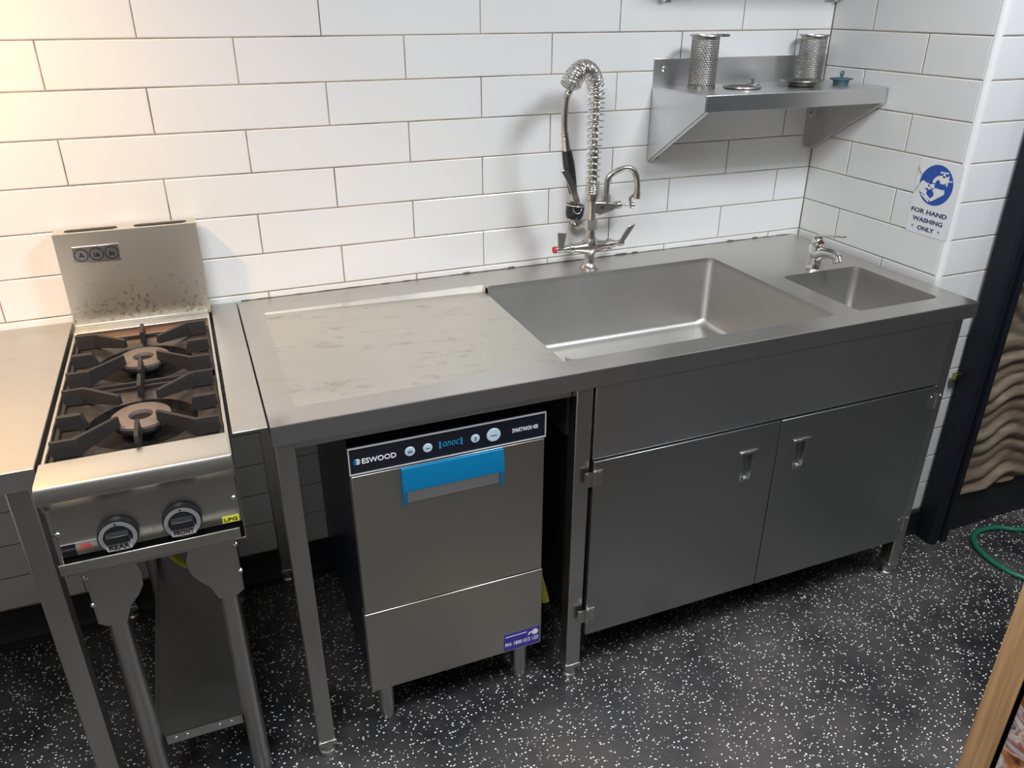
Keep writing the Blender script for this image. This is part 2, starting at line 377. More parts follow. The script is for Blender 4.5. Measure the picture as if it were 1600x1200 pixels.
# black coved skirting
bm = bmesh.new(); prism(bm, [(-.012, 0.094), (.0, .094), (.0, 0.0), (-.05, 0.0), (-.028, .010), (-.016, .035)], lambda a, b: (-2.4, a, b), lambda a, b: (XR, a, b))
struct(new_obj('baseboard_back', bm, M['cove'], smooth=30))
bm = bmesh.new(); box(bm, XR - .012, XR, YE, -.05, 0, .094); box(bm, XR - .012, 1.998, YE - .012, YE, 0, .094); struct(new_obj('baseboard_right', bm, M['cove'], smooth=0))
# the room's other walls
bm = bmesh.new(); box(bm, -2.5, -2.4, -4.0, 0.12, 0, HB); struct(new_obj('wall_left', bm, M['ceil'], smooth=0))
bm = bmesh.new(); box(bm, -2.5, 4.3, -4.1, -4.0, 0, HB); struct(new_obj('wall_front', bm, M['darkwall'], smooth=0))
bm = bmesh.new(); box(bm, 4.2, 4.3, -4.0, .12, 0, HB); struct(new_obj('wall_far_right', bm, M['darkwall'], smooth=0))
# black post (door jamb) at the wall end: stepped section
bm = bmesh.new()
prism(bm, [(1.999, YE - .014), (1.999, -.642), (2.007, -.652), (2.030, -.652), (2.030, -.640), (2.045, -.640), (2.045, -.655), (2.066, -.655), (2.066, YE + .02), (2.021, YE + .02), (2.021, YE - .014)],
      lambda a, b: (a, b, 0), lambda a, b: (a, b, HB))
struct(new_obj('trim_1', bm, M['postm'], bevel=.002, smooth=30))
bm = bmesh.new(); box(bm, 2.066, 4.2, -.615, -.50, 0, HB); struct(new_obj('wall_side', bm, M['cove'], smooth=0))
# carved wavy timber cladding on that wall
bm = bmesh.new()
nx, nz = 150, 260; x0, x1, z0, z1 = 2.068, 3.6, .165, 2.3
G = []
for i in range(nx + 1):
    row = []
    for j in range(nz + 1):
        x = x0 + (x1 - x0) * i / nx; z = z0 + (z1 - z0) * j / nz
        ph = (z + .022 * math.sin(x * 15 + 2.2 * math.sin(z * 4.1)) + .010 * math.sin(x * 34 + z * 11)) / .052
        f = ph - math.floor(ph); d = .020 * (1 - abs(2 * f - 1) ** 1.6) if f < .82 else .020 * (1 - abs(2 * f - 1) ** 1.6) * .5
        d *= .65 + .35 * math.sin(x * 9 + math.floor(ph) * 2.1)
        row.append(bm.verts.new((x, -.622 - d, z)))
    G.append(row)
for i in range(nx):
    for j in range(nz): bm.faces.new((G[i][j], G[i + 1][j], G[i + 1][j + 1], G[i][j + 1]))
edge = [G[i][0] for i in range(nx + 1)] + [G[nx][j] for j in range(1, nz + 1)] + [G[i][nz] for i in range(nx - 1, -1, -1)] + [G[0][j] for j in range(nz - 1, 0, -1)]
back = [bm.verts.new((v.co.x, -.6155, v.co.z)) for v in edge]
for i in range(len(edge)):
    j = (i + 1) % len(edge); bm.faces.new((edge[i], edge[j], back[j], back[i]))
bm.faces.new(back)
tag(new_obj('timber_cladding', bm, M['carved'], smooth=60), 'weathered brown timber panel carved in wavy ridges, beyond the black post', 'wall panel')
# brass latch on the post
b = bx('strike_plate', M['brass'], None, 1.972, 1.9985, -.600, YE - .0126, .585, .603); b.location = (0, 0, 0)
tag(b, 'small aged brass catch on the black post beside the bench', 'catch')

# ------------------------------------------------------------------ sink bench
sb = thing('sink_bench', 'long stainless steel sink bench with two bowls, draining board and cupboard below', 'sink bench', (.9, -.36, 0))
ZT = .9; YF = -.726
bm = bmesh.new()
DX0, SX0, SX1, HX0, HX1, BX1 = .055, .645, 1.388, 1.463, 1.738, 1.806
Yf, Ys, Yd, Yh = -.662, -.128, -.112, -.362
xs_ = [0, DX0, SX0, SX1, HX0, HX1, BX1]; ys_ = [YF, Yf, Yh, Ys, Yd, 0]
gv = {}
def GV(x, y):
    if (x, y) not in gv: gv[(x, y)] = bm.verts.new((x, y, ZT))
    return gv[(x, y)]
for xa, xb in zip(xs_, xs_[1:]):
    for ya, yb in zip(ys_, ys_[1:]):
        cx_, cy_ = (xa + xb) / 2, (ya + yb) / 2
        if DX0 < cx_ < SX0 and Yf < cy_ < Yd: continue
        if SX0 < cx_ < SX1 and Yf < cy_ < Ys: continue
        if HX0 < cx_ < HX1 and Yf < cy_ < Yh: continue
        bm.faces.new([GV(*p) for p in ((xa, ya), (xb, ya), (xb, yb), (xa, yb))])
# folded front and side edges
def quad(*p): bm.faces.new([bm.verts.new(q) for q in p])
for xa, xb in ((0, BX1),):
    quad((xa, YF, ZT), (xb, YF, ZT), (xb, YF - .0012, ZT - .0006), (xa, YF - .0012, ZT - .0006))
    quad((xa, YF - .0012, ZT - .0006), (xb, YF - .0012, ZT - .0006), (xb, YF - .0018, ZT - .0022), (xa, YF - .0018, ZT - .0022))
wt = new_obj('worktop', bm, M['top'], sb, smooth=20)
bm = bmesh.new(); y_ = YF - .0018
quad((0, y_, ZT - .0022), (BX1, y_, ZT - .0022), (BX1, y_, ZT - .042), (0, y_, ZT - .042))
quad((0, y_, ZT - .042), (BX1, y_, ZT - .042), (BX1, YF + .02, ZT - .042), (0, YF + .02, ZT - .042))
for x in (0, BX1): quad((x, y_, ZT), (x, 0, ZT), (x, 0, ZT - .042), (x, y_, ZT - .042))
new_obj('front_edge', bm, M['front'], sb, smooth=20)
# bench sits against the wall: hairline back edge of sealant
bm = bmesh.new()
n = 90
for i in range(n):
    xa = .01 + (BX1 - .02) * i / n; xb = .01 + (BX1 - .02) * (i + 1) / n; h = random.uniform(.0010, .0022) if random.random() < .85 else .0045
    d = random.uniform(.0015, .003)
    box(bm, xa, xb, -d, -.0003, ZT, ZT + h)
new_obj('sealant', bm, M['grime'], sb)
# drainer pan: slopes down towards the big bowl
bm = bmesh.new(); zl, zr = ZT - .0015, ZT - .0165
A = [(DX0, Yf, ZT), (SX0, Yf, ZT), (SX0, Yd, ZT), (DX0, Yd, ZT)]
e = .010
Bp = [(DX0 + e * .6, Yf + e * .5, zl), (SX0, Yf + e * .5, zr), (SX0, Yd - e, zr), (DX0 + e * .6, Yd - e, zl)]
a = [bm.verts.new(p) for p in A]; b_ = [bm.verts.new(p) for p in Bp]
for i, j in ((0, 1), (2, 3), (3, 0)): bm.faces.new((a[i], a[j], b_[j], b_[i]))
bm.faces.new(b_)
quad((SX0, Yd, ZT), (SX0, Ys - .001, ZT), (SX0, Ys - .001, zr), (SX0, Yd - e, zr))
new_obj('draining_board', bm, M['drain'], sb, smooth=20)
def bowl(name, x0, x1, y0, y1, ztop, depth, r, lowleft, dr, mat):
    bm = bmesh.new(); k = 6
    def R(ins, z, rad, sharp=False):
        pts = srect(x0, x1, y0, y1, k) if sharp else rrect(x0 + ins, x1 - ins, y0 + ins, y1 - ins, rad, k)
        return [(p[0], p[1], z) for p in pts]
    rs = [R(0, ZT, 0, True), R(0, ZT, r)]
    if lowleft: rs.append(R(.0005, lowleft, r))
    zb = ZT - depth; f = .022
    rs += [R(.002, ZT - .02 if not lowleft else lowleft - .004, r), R(.006, zb + f, r)]
    for i in range(1, 6):
        t = PI / 2 * i / 5; rs.append(R(.006 + f * (1 - math.cos(t)), zb + f * (1 - math.sin(t)), r + f * .4))
    cx, cy = (x0 + x1) / 2, (y0 + y1) / 2
    N_ = len(rs[0])
    # fan the floor down to a round waste
    def circ(rad, z): 
        out = []
        for p in rs[-1]:
            a = math.atan2(p[1] - cy, p[0] - cx); out.append((cx + rad * math.cos(a), cy + rad * math.sin(a), z))
        return out
    rs.append(circ(dr, zb - .005)); 
    rings(bm, rs, False, False)
    if lowleft:
        kill = [fc for fc in bm.faces if fc.calc_center_median().x < x0 + .0012 and fc.calc_center_median().z > lowleft - .001 and fc.calc_center_median().z < ZT - .0005 and abs(fc.calc_center_median().y - cy) < (y1 - y0) / 2 - r]
        bmesh.ops.delete(bm, geom=kill, context='FACES')
    o = new_obj(name, bm, mat, sb, smooth=50)
    bm = bmesh.new(); lathe(bm, [(dr, 0), (dr, -.004), (dr - .008, -.010), (dr - .010, -.035), (.001, -.036)], (cx, cy, zb - .004), cap=False)
    for t in range(4): box(bm, cx - dr + .01, cx + dr - .01, cy - .002 + (t - 1.5) * .012, cy + .002 + (t - 1.5) * .012, zb - .020, zb - .017)
    new_obj('waste_outlet', bm, M['chrome'], o, smooth=40)
    return o
bowl('large_sink_bowl', SX0, SX1, Yf, Ys, ZT, .216, .022, zr, .045, M['bowl'])
bowl('hand_basin_bowl', HX0, HX1, Yf, Yh, ZT, .165, .020, None, .028, M['bowl'])
# legs + feet
def sq_leg(x0, x1, y0, y1, ztop, parent, name='leg'):
    lg = bx(name, M['leg'], parent, x0, x1, y0, y1, .045, ztop, bevel=.003)
    bm = bmesh.new(); cx, cy = (x0 + x1) / 2, (y0 + y1) / 2
    box(bm, x0 - .002, x1 + .002, y0 - .002, y1 + .002, .038, .052)
    lathe(bm, [(.016, .04), (.016, .016), (.020, .012), (.020, 0)], (cx, cy, 0), seg=20)
    new_obj('foot', bm, M['rivet'] if False else M['leg'], lg, bevel=.001)
    return lg
ZL = ZT - .0425
for xa, xb in ((.002, .040), (.638, .678), (1.737, 1.775)):
    sq_leg(xa, xb, YF + .006, YF + .046, ZL, sb); sq_leg(xa, xb, -.055, -.015, ZL, sb)
bx('back_rail', M['leg'], sb, .041, .637, -.050, -.020, .815, .850)
bx('front_rail', M['front'], sb, .041, .637, YF + .030, YF + .048, .828, .856)
bx('apron', M['front'], sb, .682, 1.734, YF + .001, YF + .012, .672, ZL, bevel=.0015)
bx('cupboard_side', M['leg'], sb, .679, .683, YF + .05, -.06, .15, .67); bx('cupboard_side', M['leg'], sb, 1.7755, 1.7790, YF + .012, -.02, .15, ZL)
bx('cupboard_floor', M['leg'], sb, .684, 1.734, YF + .03, -.03, .150, .156)
bx('cupboard_back', M['leg'], sb, .684, 1.734, -.028, -.024, .157, .60)
for xa, xb, hx, hs in ((.684, 1.2075, 1.119, -1), (1.2105, 1.7335, 1.285, 1)):
    # door with a T-shaped recessed pull cut in it
    d = bmesh.new()
    zt_, zb_ = .668, .152; y0_, y1_ = YF - .004, YF + .016
    hx0, hx1, hz0, hz1 = hx - .016, hx + .016, .512, .592
    def ring_(p, y): return [(q[0], y, q[1]) for q in p]
    outer = srect(xa, xb, zb_, zt_, 4); inner = rrect(hx0, hx1, hz0, hz1, .005, 4)
    inner2 = rrect(hx0 + .003, hx1 - .003, hz0 + .003, hz1 - .002, .004, 4)
    rings(d, [ring_(outer, y1_), ring_(outer, y0_), ring_(inner, y0_), ring_(inner2, y0_ + .016)], True, True)
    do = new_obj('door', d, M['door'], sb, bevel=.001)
    h = bmesh.new(); box(h, hx - .027, hx + .027, y0_ - .004, y0_, .594, .602); new_obj('pull_bar', h, M['satin'], do, bevel=.001); h = bmesh.new()
    prism(h, [(hx - .016, .512), (hx + .012, .512), (hx + .012, .520), (hx - .008, .520), (hx - .008, .530), (hx - .016, .530)], lambda a, b: (a, y0_ - .0005, b), lambda a, b: (a, y0_ - .003, b))
    new_obj('pull_cup', h, M['satin'], do, bevel=.001)
    for hz in (.632, .225):
        hxx = xa if hs < 0 else xb
        h = bmesh.new(); cyl(h, (hxx, y0_ - .004, hz - .030), (hxx, y0_ - .004, hz + .014), .0045, seg=12)
        box(h, hxx - .024, hxx - .002, y0_ - .0015 + (0 if hs > 0 else .0), y0_ + .0, hz - .028, hz + .012)
        box(h, hxx + .002, hxx + .022, y0_ - .0015, y0_, hz - .028, hz + .012)
        for q in (-.017, .015): cyl(h, (hxx + q, y0_ - .003, hz + .006), (hxx + q, y0_, hz + .006), .003, seg=10)
        new_obj('hinge', h, M['leg'], do)

# ------------------------------------------------------------------ filler bench and left bench
fb = thing('filler_bench', 'narrow stainless steel strip bench between the gas range and the sink bench', 'bench', (-.035, -.36, 0))
bm = bmesh.new(); box(bm, -.0665, -.0035, YF + .002, -.0005, .896, .9); new_obj('worktop', bm, M['top'], fb, bevel=.0015)
for y in (-.06,): bx('bracket', M['leg'], fb, -.045, -.025, y, -.002, .80, .8955)
bx('support_rail', M['leg'], fb, -.045, -.025, -.60, -.0601, .865, .8958)
lb = thing('left_bench', 'stainless steel bench at far left, left of the gas range', 'bench', (-1.0, -.36, 0))
bm = bmesh.new(); box(bm, -1.75, -.386, YF + .001, -.0005, .860, .9); new_obj('worktop', bm, M['top'], lb, bevel=.0015)
for x in (-.442, -1.72):
    for y in (-.715, -.055): sq_leg(x, x + .040, y, y + .040, .859, lb)
bx('side_rail', M['leg'], lb, -.435, -.409, -.674, -.056, .825, .858); bx('side_rail', M['leg'], lb, -1.713, -1.687, -.674, -.056, .825, .858)

# ------------------------------------------------------------------ gas range (two burners)
RX0, RX1 = -.3755, -.0730; RXF0, RXF1 = -.3785, -.0745
rg = thing('gas_range', 'narrow stainless steel two-burner gas range on legs with tall back flue', 'gas range', (-.224, -.40, 0))
# side cheeks and bottom
for xa, xb in ((RX0, RX0 + .002), (RX1 - .002, RX1)):
    bm = bmesh.new(); prism(bm, [(-.012, .70), (-.775, .70), (-.760, .845), (-.800, .855), (-.800, .900), (-.012, .900)], lambda a, b: (xa, a, b), lambda a, b: (xb, a, b))
    new_obj('side_panel', bm, M['range'], rg, bevel=.0004)
bx('bottom_panel', M['leg'], rg, RX0 + .002, RX1 - .002, -.770, -.015, .700, .703); bx('back_panel', M['leg'], rg, RX0 + .002, RX1 - .002, -.015, -.012, .703, .899)
# front lip
bm = bmesh.new()
prism(bm, [(-.722, .9035), (-.795, .9045), (-.804, .903), (-.8085, .897), (-.8085, .874), (-.803, .868), (-.768, .838), (-.764, .842), (-.798, .872), (-.798, .892), (-.722, .893)], lambda a, b: (RXF0, a, b), lambda a, b: (RXF1, a, b))
new_obj('front_lip', bm, M['range'], rg, smooth=40, bevel=.0008)
bm = bmesh.new(); prism(bm, [(-.766, .842), (-.772, .742), (-.768, .742), (-.762, .842)], lambda a, b: (RX0 + .003, a, b), lambda a, b: (RX1 - .003, a, b))
cp = new_obj('control_panel', bm, M['range'], rg)
bx('tray_gap_shade', M['dark'], rg, RX0 + .003, RX1 - .003, -.770, -.755, .7185, .7418)  # added black strip, stands in for shade between panel and tray
bm = bmesh.new()
prism(bm, [(-.796, .7450), (-.799, .7455), (-.800, .743), (-.800, .725), (-.797, .722), (-.770, .719), (-.770, .721), (-.796, .724)], lambda a, b: (RX0 - .001, a, b), lambda a, b: (RX1 - .009, a, b))
new_obj('drip_tray', bm, M['range'], rg, smooth=40, bevel=.0006)
bx('drip_tray_body', M['leg'], rg, RX0 + .010, RX1 - .020, -.780, -.10, .7045, .7180)
# top rails
bx('top_rail', M['range'], rg, RX0, RX0 + .006, -.7215, -.101, .880, .9025); bx('top_rail', M['range'], rg, RX1 - .006, RX1, -.7215, -.101, .880, .9025)
bx('rear_rail', M['range'], rg, RX0, RX1, -.1005, -.060, .878, .9035)
# deck with two round openings
burn = [(-.2225, -.285), (-.2225, -.580)]
bm = bmesh.new(); ya = [-.1015, -.425, -.7205]
for (cx, cy), (yb, yf) in zip(burn, ((ya[0], ya[1]), (ya[1], ya[2]))):
    n = 48; xa, xb = RX0 + .006, RX1 - .006
    out, mid, inn, dn = [], [], [], []
    for i in range(n):
        t = 2 * PI * i / n; c, s_ = math.cos(t), math.sin(t)
        k = min((((xb if c > 0 else xa) - cx) / c) if abs(c) > 1e-6 else 9, (((yb if s_ > 0 else yf) - cy) / s_) if abs(s_) > 1e-6 else 9)
        out.append((cx + c * k, cy + s_ * k, .8865)); mid.append((cx + c * .108, cy + s_ * .108, .884)); inn.append((cx + c * .100, cy + s_ * .100, .881)); dn.append((cx + c * .094, cy + s_ * .094, .862))
    # exact corners
    for X, Y in ((xa, yb), (xb, yb), (xa, yf), (xb, yf)):
        i = min(range(n), key=lambda q: (out[q][0] - X) ** 2 + (out[q][1] - Y) ** 2); out[i] = (X, Y, .8865)
    flo = [(cx + (p[0] - cx) * .35, cy + (p[1] - cy) * .35, .858) for p in dn]
    rings(bm, [out, mid, inn], False, False)
    wl = bmesh.new(); rings(wl, [inn, dn, flo], False, True); new_obj('burner_well', wl, M['well'], rg, smooth=30)  # well coloured black so the opening looks shaded
new_obj('spill_deck', bm, M['deck'], rg, smooth=30)
for cx, cy in burn:
    bm = bmesh.new(); lathe(bm, [(.030, .850), (.034, .872), (.050, .880), (.052, .886), (.050, .890)], (cx, cy, 0), seg=36); bo = new_obj('burner', bm, M['iron'], rg)
    bm = bmesh.new(); rs = []
    for r, h in ((.020, .892), (.022, .899), (.050, .8995), (.0535, .897), (.0535, .891), (.050, .8905), (.020, .8905)):
        rs.append([(cx + r * math.cos(t), cy + r * math.sin(t), h) for t in [2 * PI * i / 40 for i in range(40)]])
    rings(bm, rs, closed=True); new_obj('burner_cap', bm, M['capm'], bo, smooth=50)
    bm = bmesh.new(); lathe(bm, [(.0195, .8895), (.0195, .8915), (.001, .8915)], (cx, cy, 0)); new_obj('burner_centre', bm, M['well'], bo)  # black disc paints the dark of the cap's centre hole
# flue
bm = bmesh.new(); fx0, fx1, fy0, fy1, fzt = -.3735, -.0665, -.066, -.014, 1.131
for a_, b_2 in (((fx0, fy0), (fx1, fy0)), ((fx1, fy0), (fx1, fy1)), ((fx1, fy1), (fx0, fy1)), ((fx0, fy1), (fx0, fy0))):
    quadp = [(*a_, .904), (*b_2, .904), (*b_2, fzt), (*a_, fzt)]; bm.faces.new([bm.verts.new(p) for p in quadp])
xm = (fx0 + fx1) / 2
for xa, xb, s0, s1 in ((fx0, xm, fx0 + .022, xm - .018), (xm, fx1, xm + .016, fx1 - .020)):
    o_ = [(p[0], p[1], fzt) for p in srect(xa, xb, fy0, fy1, 5)]; i_ = [(p[0], p[1], fzt) for p in rrect(s0, s1, -.054, -.026, .0135, 5)]; d_ = [(p[0], p[1], fzt - .02) for p in rrect(s0, s1, -.054, -.026, .0135, 5)]
    rings(bm, [o_, i_, d_], False, False)
fl = new_obj('flue', bm, M['flue'], rg, smooth=20)
bx('flue_slot_shade', M['dark'], fl, fx0 + .004, fx1 - .004, fy0 + .004, fy1 - .004, 1.116, 1.1265)  # added black block just below the slots, stands in for their shaded depth
fb_ = bx('flue_badge', M['satin'], fl, -.341, -.242, -.0685, -.0662, 1.060, 1.100)
FR = lambda y: (lambda u, v, w: (u, y - w, v))
bm = bmesh.new()
for k, s in enumerate(('A', 'ia', '&a')):
    cx = -.3235 + .032 * k
    V = []
    for r in (.0135, .0150): V.append([(cx + r * math.cos(t), -.0686, 1.080 + r * math.sin(t)) for t in [2 * PI * i / 28 for i in range(28)]])
    W = [[(p[0], -.0694, p[2]) for p in r] for r in V]
    rings(bm, [V[0], W[0], W[1], V[1]], closed=True)
    text_mesh(bm, s, (cx - .006, cx + .006, 1.0735, 1.085), FR(-.0686), bold=.01)
new_obj('badge_marks', bm, M['gloss'], fb_, smooth=0)
# splash lip under flue
bx('flue_foot', M['range'], fl, RX0 + .002, RX1 - .002, -.069, -.0662, .9036, .912)
# knobs
ang = math.atan2(.006, .10)
def PF(u, v, w): return (u, -.7665 - (.842 - v) * .06 - w, v)
for kx, kz, word in ((-.2795, .7705, 'REAR'), (-.1745, .7725, 'FRONT')):
    c = PF(kx, kz, 0); bm = bmesh.new()
    lathe(bm, [(.0335, 0), (.0335, .010), (.0330, .0135), (.031, .0145), (.001, .0145)], c, (0, -1, 0), seg=40); kb = new_obj('knob', bm, M['black'], rg)
    y0 = c[1] - .0146
    bm = bmesh.new(); rs = []
    for r, d in ((.0235, 0), (.0235, .0012), (.0305, .0012), (.0305, 0)): rs.append([(kx + r * math.cos(t), y0 - d, kz + r * math.sin(t)) for t in [2 * PI * i / 40 for i in range(40)]])
    rings(bm, rs, closed=True); new_obj('dial_ring', bm, M['knobring'], kb, smooth=50)
    bm = bmesh.new(); prism(bm, [(-.019, .012), (.019, .012), (.021, -.006), (-.021, -.006)], lambda a, b: (kx + a, y0, kz + b), lambda a, b: (kx + a * .93, y0 - .014, kz + b * .8))
    new_obj('grip', bm, M['black'], kb, bevel=.0012)
    bm = bmesh.new(); prism(bm, rrect(-.0205, .0205, -.0215, -.0075, .003, 3), lambda a, b: (kx + a, y0, kz + b), lambda a, b: (kx + a, y0 - .0085, kz + b)); pl = new_obj('name_plate', bm, M['knobring'], kb)
    pl.data.materials[0] = M['plate']
    bm = bmesh.new(); text_mesh(bm, word, (kx - .0165, kx + .0165, kz - .0190, kz - .0105), FR(y0 - .0086), bold=.02); new_obj('lettering', bm, M['black'], pl, smooth=0)
    bm = bmesh.new(); cyl(bm, (kx, y0 - .0013, kz + .027), (kx, y0 - .0020, kz + .027), .0018, seg=10); new_obj('pointer_mark', bm, M['black'], kb)
# screws, badges
for sx, sz in ((-.370, .790), (-.0835, .793)):
    c = PF(sx, sz, 0); bm = bmesh.new(); lathe(bm, [(.0045, 0), (.0045, .0015), (.003, .0032), (.001, .0036)], c, (0, -1, 0), seg=16); new_obj('screw', bm, M['rivet'], rg)
def plate(name, mat, par, u0, u1, v0, v1, fr=PF, d=.0012):
    bm = bmesh.new(); prism(bm, [(u0, v0), (u1, v0), (u1, v1), (u0, v1)], lambda a, b: fr(a, b, 0), lambda a, b: fr(a, b, d)); return new_obj(name, bm, mat, par)
lp = plate('gas_type_label', M['yellow'], cp, -.109, -.0795, .7440, .7570)
bm = bmesh.new(); text_mesh(bm, 'LPG', (-.106, -.083, .7470, .7538), lambda u, v, w_: PF(u, v, .0013 + w_), bold=.01); new_obj('lettering', bm, M['black'], lp, smooth=0)
ml = plate('maker_badge', M['rim'], cp, -.3715, -.3155, .7435, .7670)
bm = bmesh.new()
for r in (.0045, .0085):
    V = [[PF(-.334 + q * math.cos(t), .7525 + q * math.sin(t), .0013 + d) for t in [PI * i / 14 for i in range(15)]] for q, d in ((r, 0), (r, .0006), (r + .0018, .0006), (r + .0018, 0))]
    vs = [[bm.verts.new(p) for p in rr_] for rr_ in V]
    for A_, B_ in zip(vs, vs[1:]):
        for i in range(14): bm.faces.new((A_[i], A_[i + 1], B_[i + 1], B_[i]))
new_obj('red_arc_mark', bm, M['red'], ml, smooth=0)
bm = bmesh.new(); prism(bm, [(-.3712, .7436), (-.349, .7436), (-.349, .7668), (-.3712, .7668)], lambda a, b: PF(a, b, .0013), lambda a, b: PF(a, b, .0018)); new_obj('dark_panel', bm, M['gloss'], ml)
# legs with gusset tops
for lx, ly in ((-.330, -.700), (-.1265, -.700), (-.330, -.075), (-.1265, -.075)):
    bm = bmesh.new(); cyl(bm, (lx, ly, .03), (lx, ly, .70), .0198, seg=28); lg = new_obj('leg', bm, M['leg'], rg)
    bm = bmesh.new(); lathe(bm, [(.017, .032), (.0175, .012), (.020, .008), (.020, 0)], (lx, ly, 0)); new_obj('foot', bm, M['satin'], lg)
    s = -1 if lx < -.2 else 1
    yy = ly - .021 if ly < -.3 else ly + .019
    bm = bmesh.new(); ox = lx + s * .030
    pts = [(ox, .7035), (ox, .545), (lx + s * .018, .535), (lx - s * .018, .535), (lx - s * .030, .570), (lx - s * .048, .590), (lx - s * .060, .612), (lx - s * .062, .645), (lx - s * .055, .665), (lx - s * .055, .7035)]
    prism(bm, pts, lambda a, b: (a, yy, b), lambda a, b: (a, yy + .002, b)); gu = new_obj('gusset', bm, M['leg'], lg, bevel=.0005)
    bm = bmesh.new(); box(bm, ox - .001, ox + .001, min(yy, ly), max(yy, ly) + .02, .545, .7035); new_obj('gusset_side', bm, M['leg'], lg)
    for bz in (.655, .590):
        if ly < -.3:
            bm = bmesh.new(); lathe(bm, [(.0055, 0), (.0055, .003), (.003, .006), (.001, .0062)], (ox, yy + .004, bz), (s * .3, -1, 0), seg=14); new_obj('bolt', bm, M['rivet'], lg)
# undershelf
bm = bmesh.new(); prism(bm, [(-.322, -.060), (-.322, -.668), (-.305, -.706), (-.148, -.706), (-.134, -.668), (-.134, -.060)], lambda a, b: (a, b, .196), lambda a, b: (a, b, .199))
box(bm, -.304, -.149, -.7065, -.7045, .174, .199); box(bm, -.3225, -.3205, -.668, -.06, .174, .215); box(bm, -.1355, -.1335, -.668, -.06, .174, .199)
us = new_obj('undershelf', bm, M['rim'], rg)
for q in (-.285, -.262, -.196, -.172):
    bm = bmesh.new(); lathe(bm, [(.004, 0), (.0035, .0015), (.001, .002)], (q, -.7066, .187), (0, -1, 0), seg=12); new_obj('rivet', bm, M['rivet'], us)
bm = bmesh.new(); tube(bm, smooth_path([(-.27, -.30, .699), (-.262, -.46, .66), (-.235, -.575, .59), (-.19, -.63, .565), (-.15, -.62, .59), (-.14, -.50, .66), (-.14, -.40, .699)], 8), .0075, 12); new_obj('gas_hose', bm, M['yellow'], rg)

# pot supports: one casting per burner, laid on the deck
def pot_support(cx, cy, label):
    t = thing('pot_support', label, 'pot support', (cx, cy, .887), 'cast iron pot supports on the range')
    zb, zt = .8872, .921; hw, hl = .140, .138
    bm = bmesh.new()
    def arm(pts, th=.0110, h0=zb, h1=zt, drop=0):
        P = [Vector((cx + a, cy + b, 0)) for a, b in pts]
        L_, R_ = [], []
        for i, p in enumerate(P):
            d = (P[min(i + 1, len(P) - 1)] - P[max(i - 1, 0)]).normalized(); n_ = Vector((-d.y, d.x, 0)) * th / 2
            L_.append(p + n_); R_.append(p - n_)
        rs = []
        for i in range(len(P)):
            z0 = h0 + (0 if i < len(P) - 1 else drop)
            rs.append([(L_[i].x, L_[i].y, z0), (L_[i].x * .85 + R_[i].x * .15, L_[i].y * .85 + R_[i].y * .15, h1), (R_[i].x * .85 + L_[i].x * .15, R_[i].y * .85 + L_[i].y * .15, h1), (R_[i].x, R_[i].y, z0)])
        rings(bm, rs)
    for sx in (-1, 1):
        for sy in (-1, 1): arm([(sx * hw, sy * .108), (sx * .100, sy * .108), (sx * .034, sy * .046)], drop=.014)
        # side stubs, sloped ends
        prism(bm, [(sx * hw, zb), (sx * .088, zb), (sx * .098, zt - .004), (sx * hw, zt - .004)], lambda a, b: (cx + a, cy - .006, b), lambda a, b: (cx + a, cy + .006, b))
        arm([(0, sx * hl), (0, sx * (.080 if sx > 0 else .072))], th=.011, drop=.006)
    o = new_obj('fingers', bm, M['iron'], t, bevel=.0012, weld=False)
    bm = bmesh.new()
    for a_, b_3 in (((-hw, -hl), (hw, -hl)), ((-hw, hl), (hw, hl)), ((-hw, -hl), (-hw, hl)), ((hw, -hl), (hw, hl))):
        x0, x1 = sorted((a_[0], b_3[0])); y0, y1 = sorted((a_[1], b_3[1])); box(bm, cx + x0 - .0035, cx + x1 + .0035, cy + y0 - .0035, cy + y1 + .0035, zb - .0004, zb + .006)
    new_obj('rim', bm, M['iron'], t, weld=False)
    return t
pot_support(-.2243, -.272, 'black cast iron pot support over the rear burner, nearest the flue')
pot_support(-.2243, -.572, 'black cast iron pot support over the front burner, nearest the front lip')

# ------------------------------------------------------------------ dishwasher
dw = thing('dishwasher', 'stainless steel undercounter dishwasher with blue handle under the draining board', 'dishwasher', (.355, -.4, 0))
X0, X1, YD = .1395, .5735, -.700
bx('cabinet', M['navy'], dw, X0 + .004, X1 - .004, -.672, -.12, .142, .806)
cpn = bx('control_panel', M['gloss'], dw, X0 + .0015, X1 - .0015, YD, -.6725, .7445, .8045)
bm = bmesh.new()
for z in (.7440, .8040): box(bm, X0, X1, YD - .0022, YD + .002, z, z + .0022)
for x in (X0, X1 - .0022): box(bm, x, x + .0022, YD - .0022, YD + .002, .7462, .8040)
new_obj('trim_frame', bm, M['edge'], cpn)
dd = bx('door', M['dwsteel'], dw, X0 + .002, X1 - .002, YD, -.6725, .3795, .7395, bevel=.002)
lpn = bx('lower_panel', M['dwsteel'], dw, X0, X1, YD - .001, -.6725, .142, .3765, bevel=.002)
G = FR(YD - .0003)
bm = bmesh.new(); text_mesh(bm, 'ESWOOD', (.1665, .2375, .7670, .7790), G, bold=.016); new_obj('brand_lettering', bm, M['white'], cpn, smooth=0)
bm = bmesh.new()
for z in (.7675, .7722, .7769): box(bm, .1545, .1635, YD - .001, YD, z, z + .0026)
box(bm, .1612, .1635, YD - .001, YD, .7675, .7795); new_obj('logo_mark', bm, M['white'], cpn, smooth=0)
bm = bmesh.new()
for z in (.7675, .7722, .7769): box(bm, .1475, .1550, YD - .001, YD, z, z + .0026)
box(bm, .1475, .1500, YD - .001, YD, .7675, .7795); new_obj('logo_mark', bm, M['blue'], cpn, smooth=0)
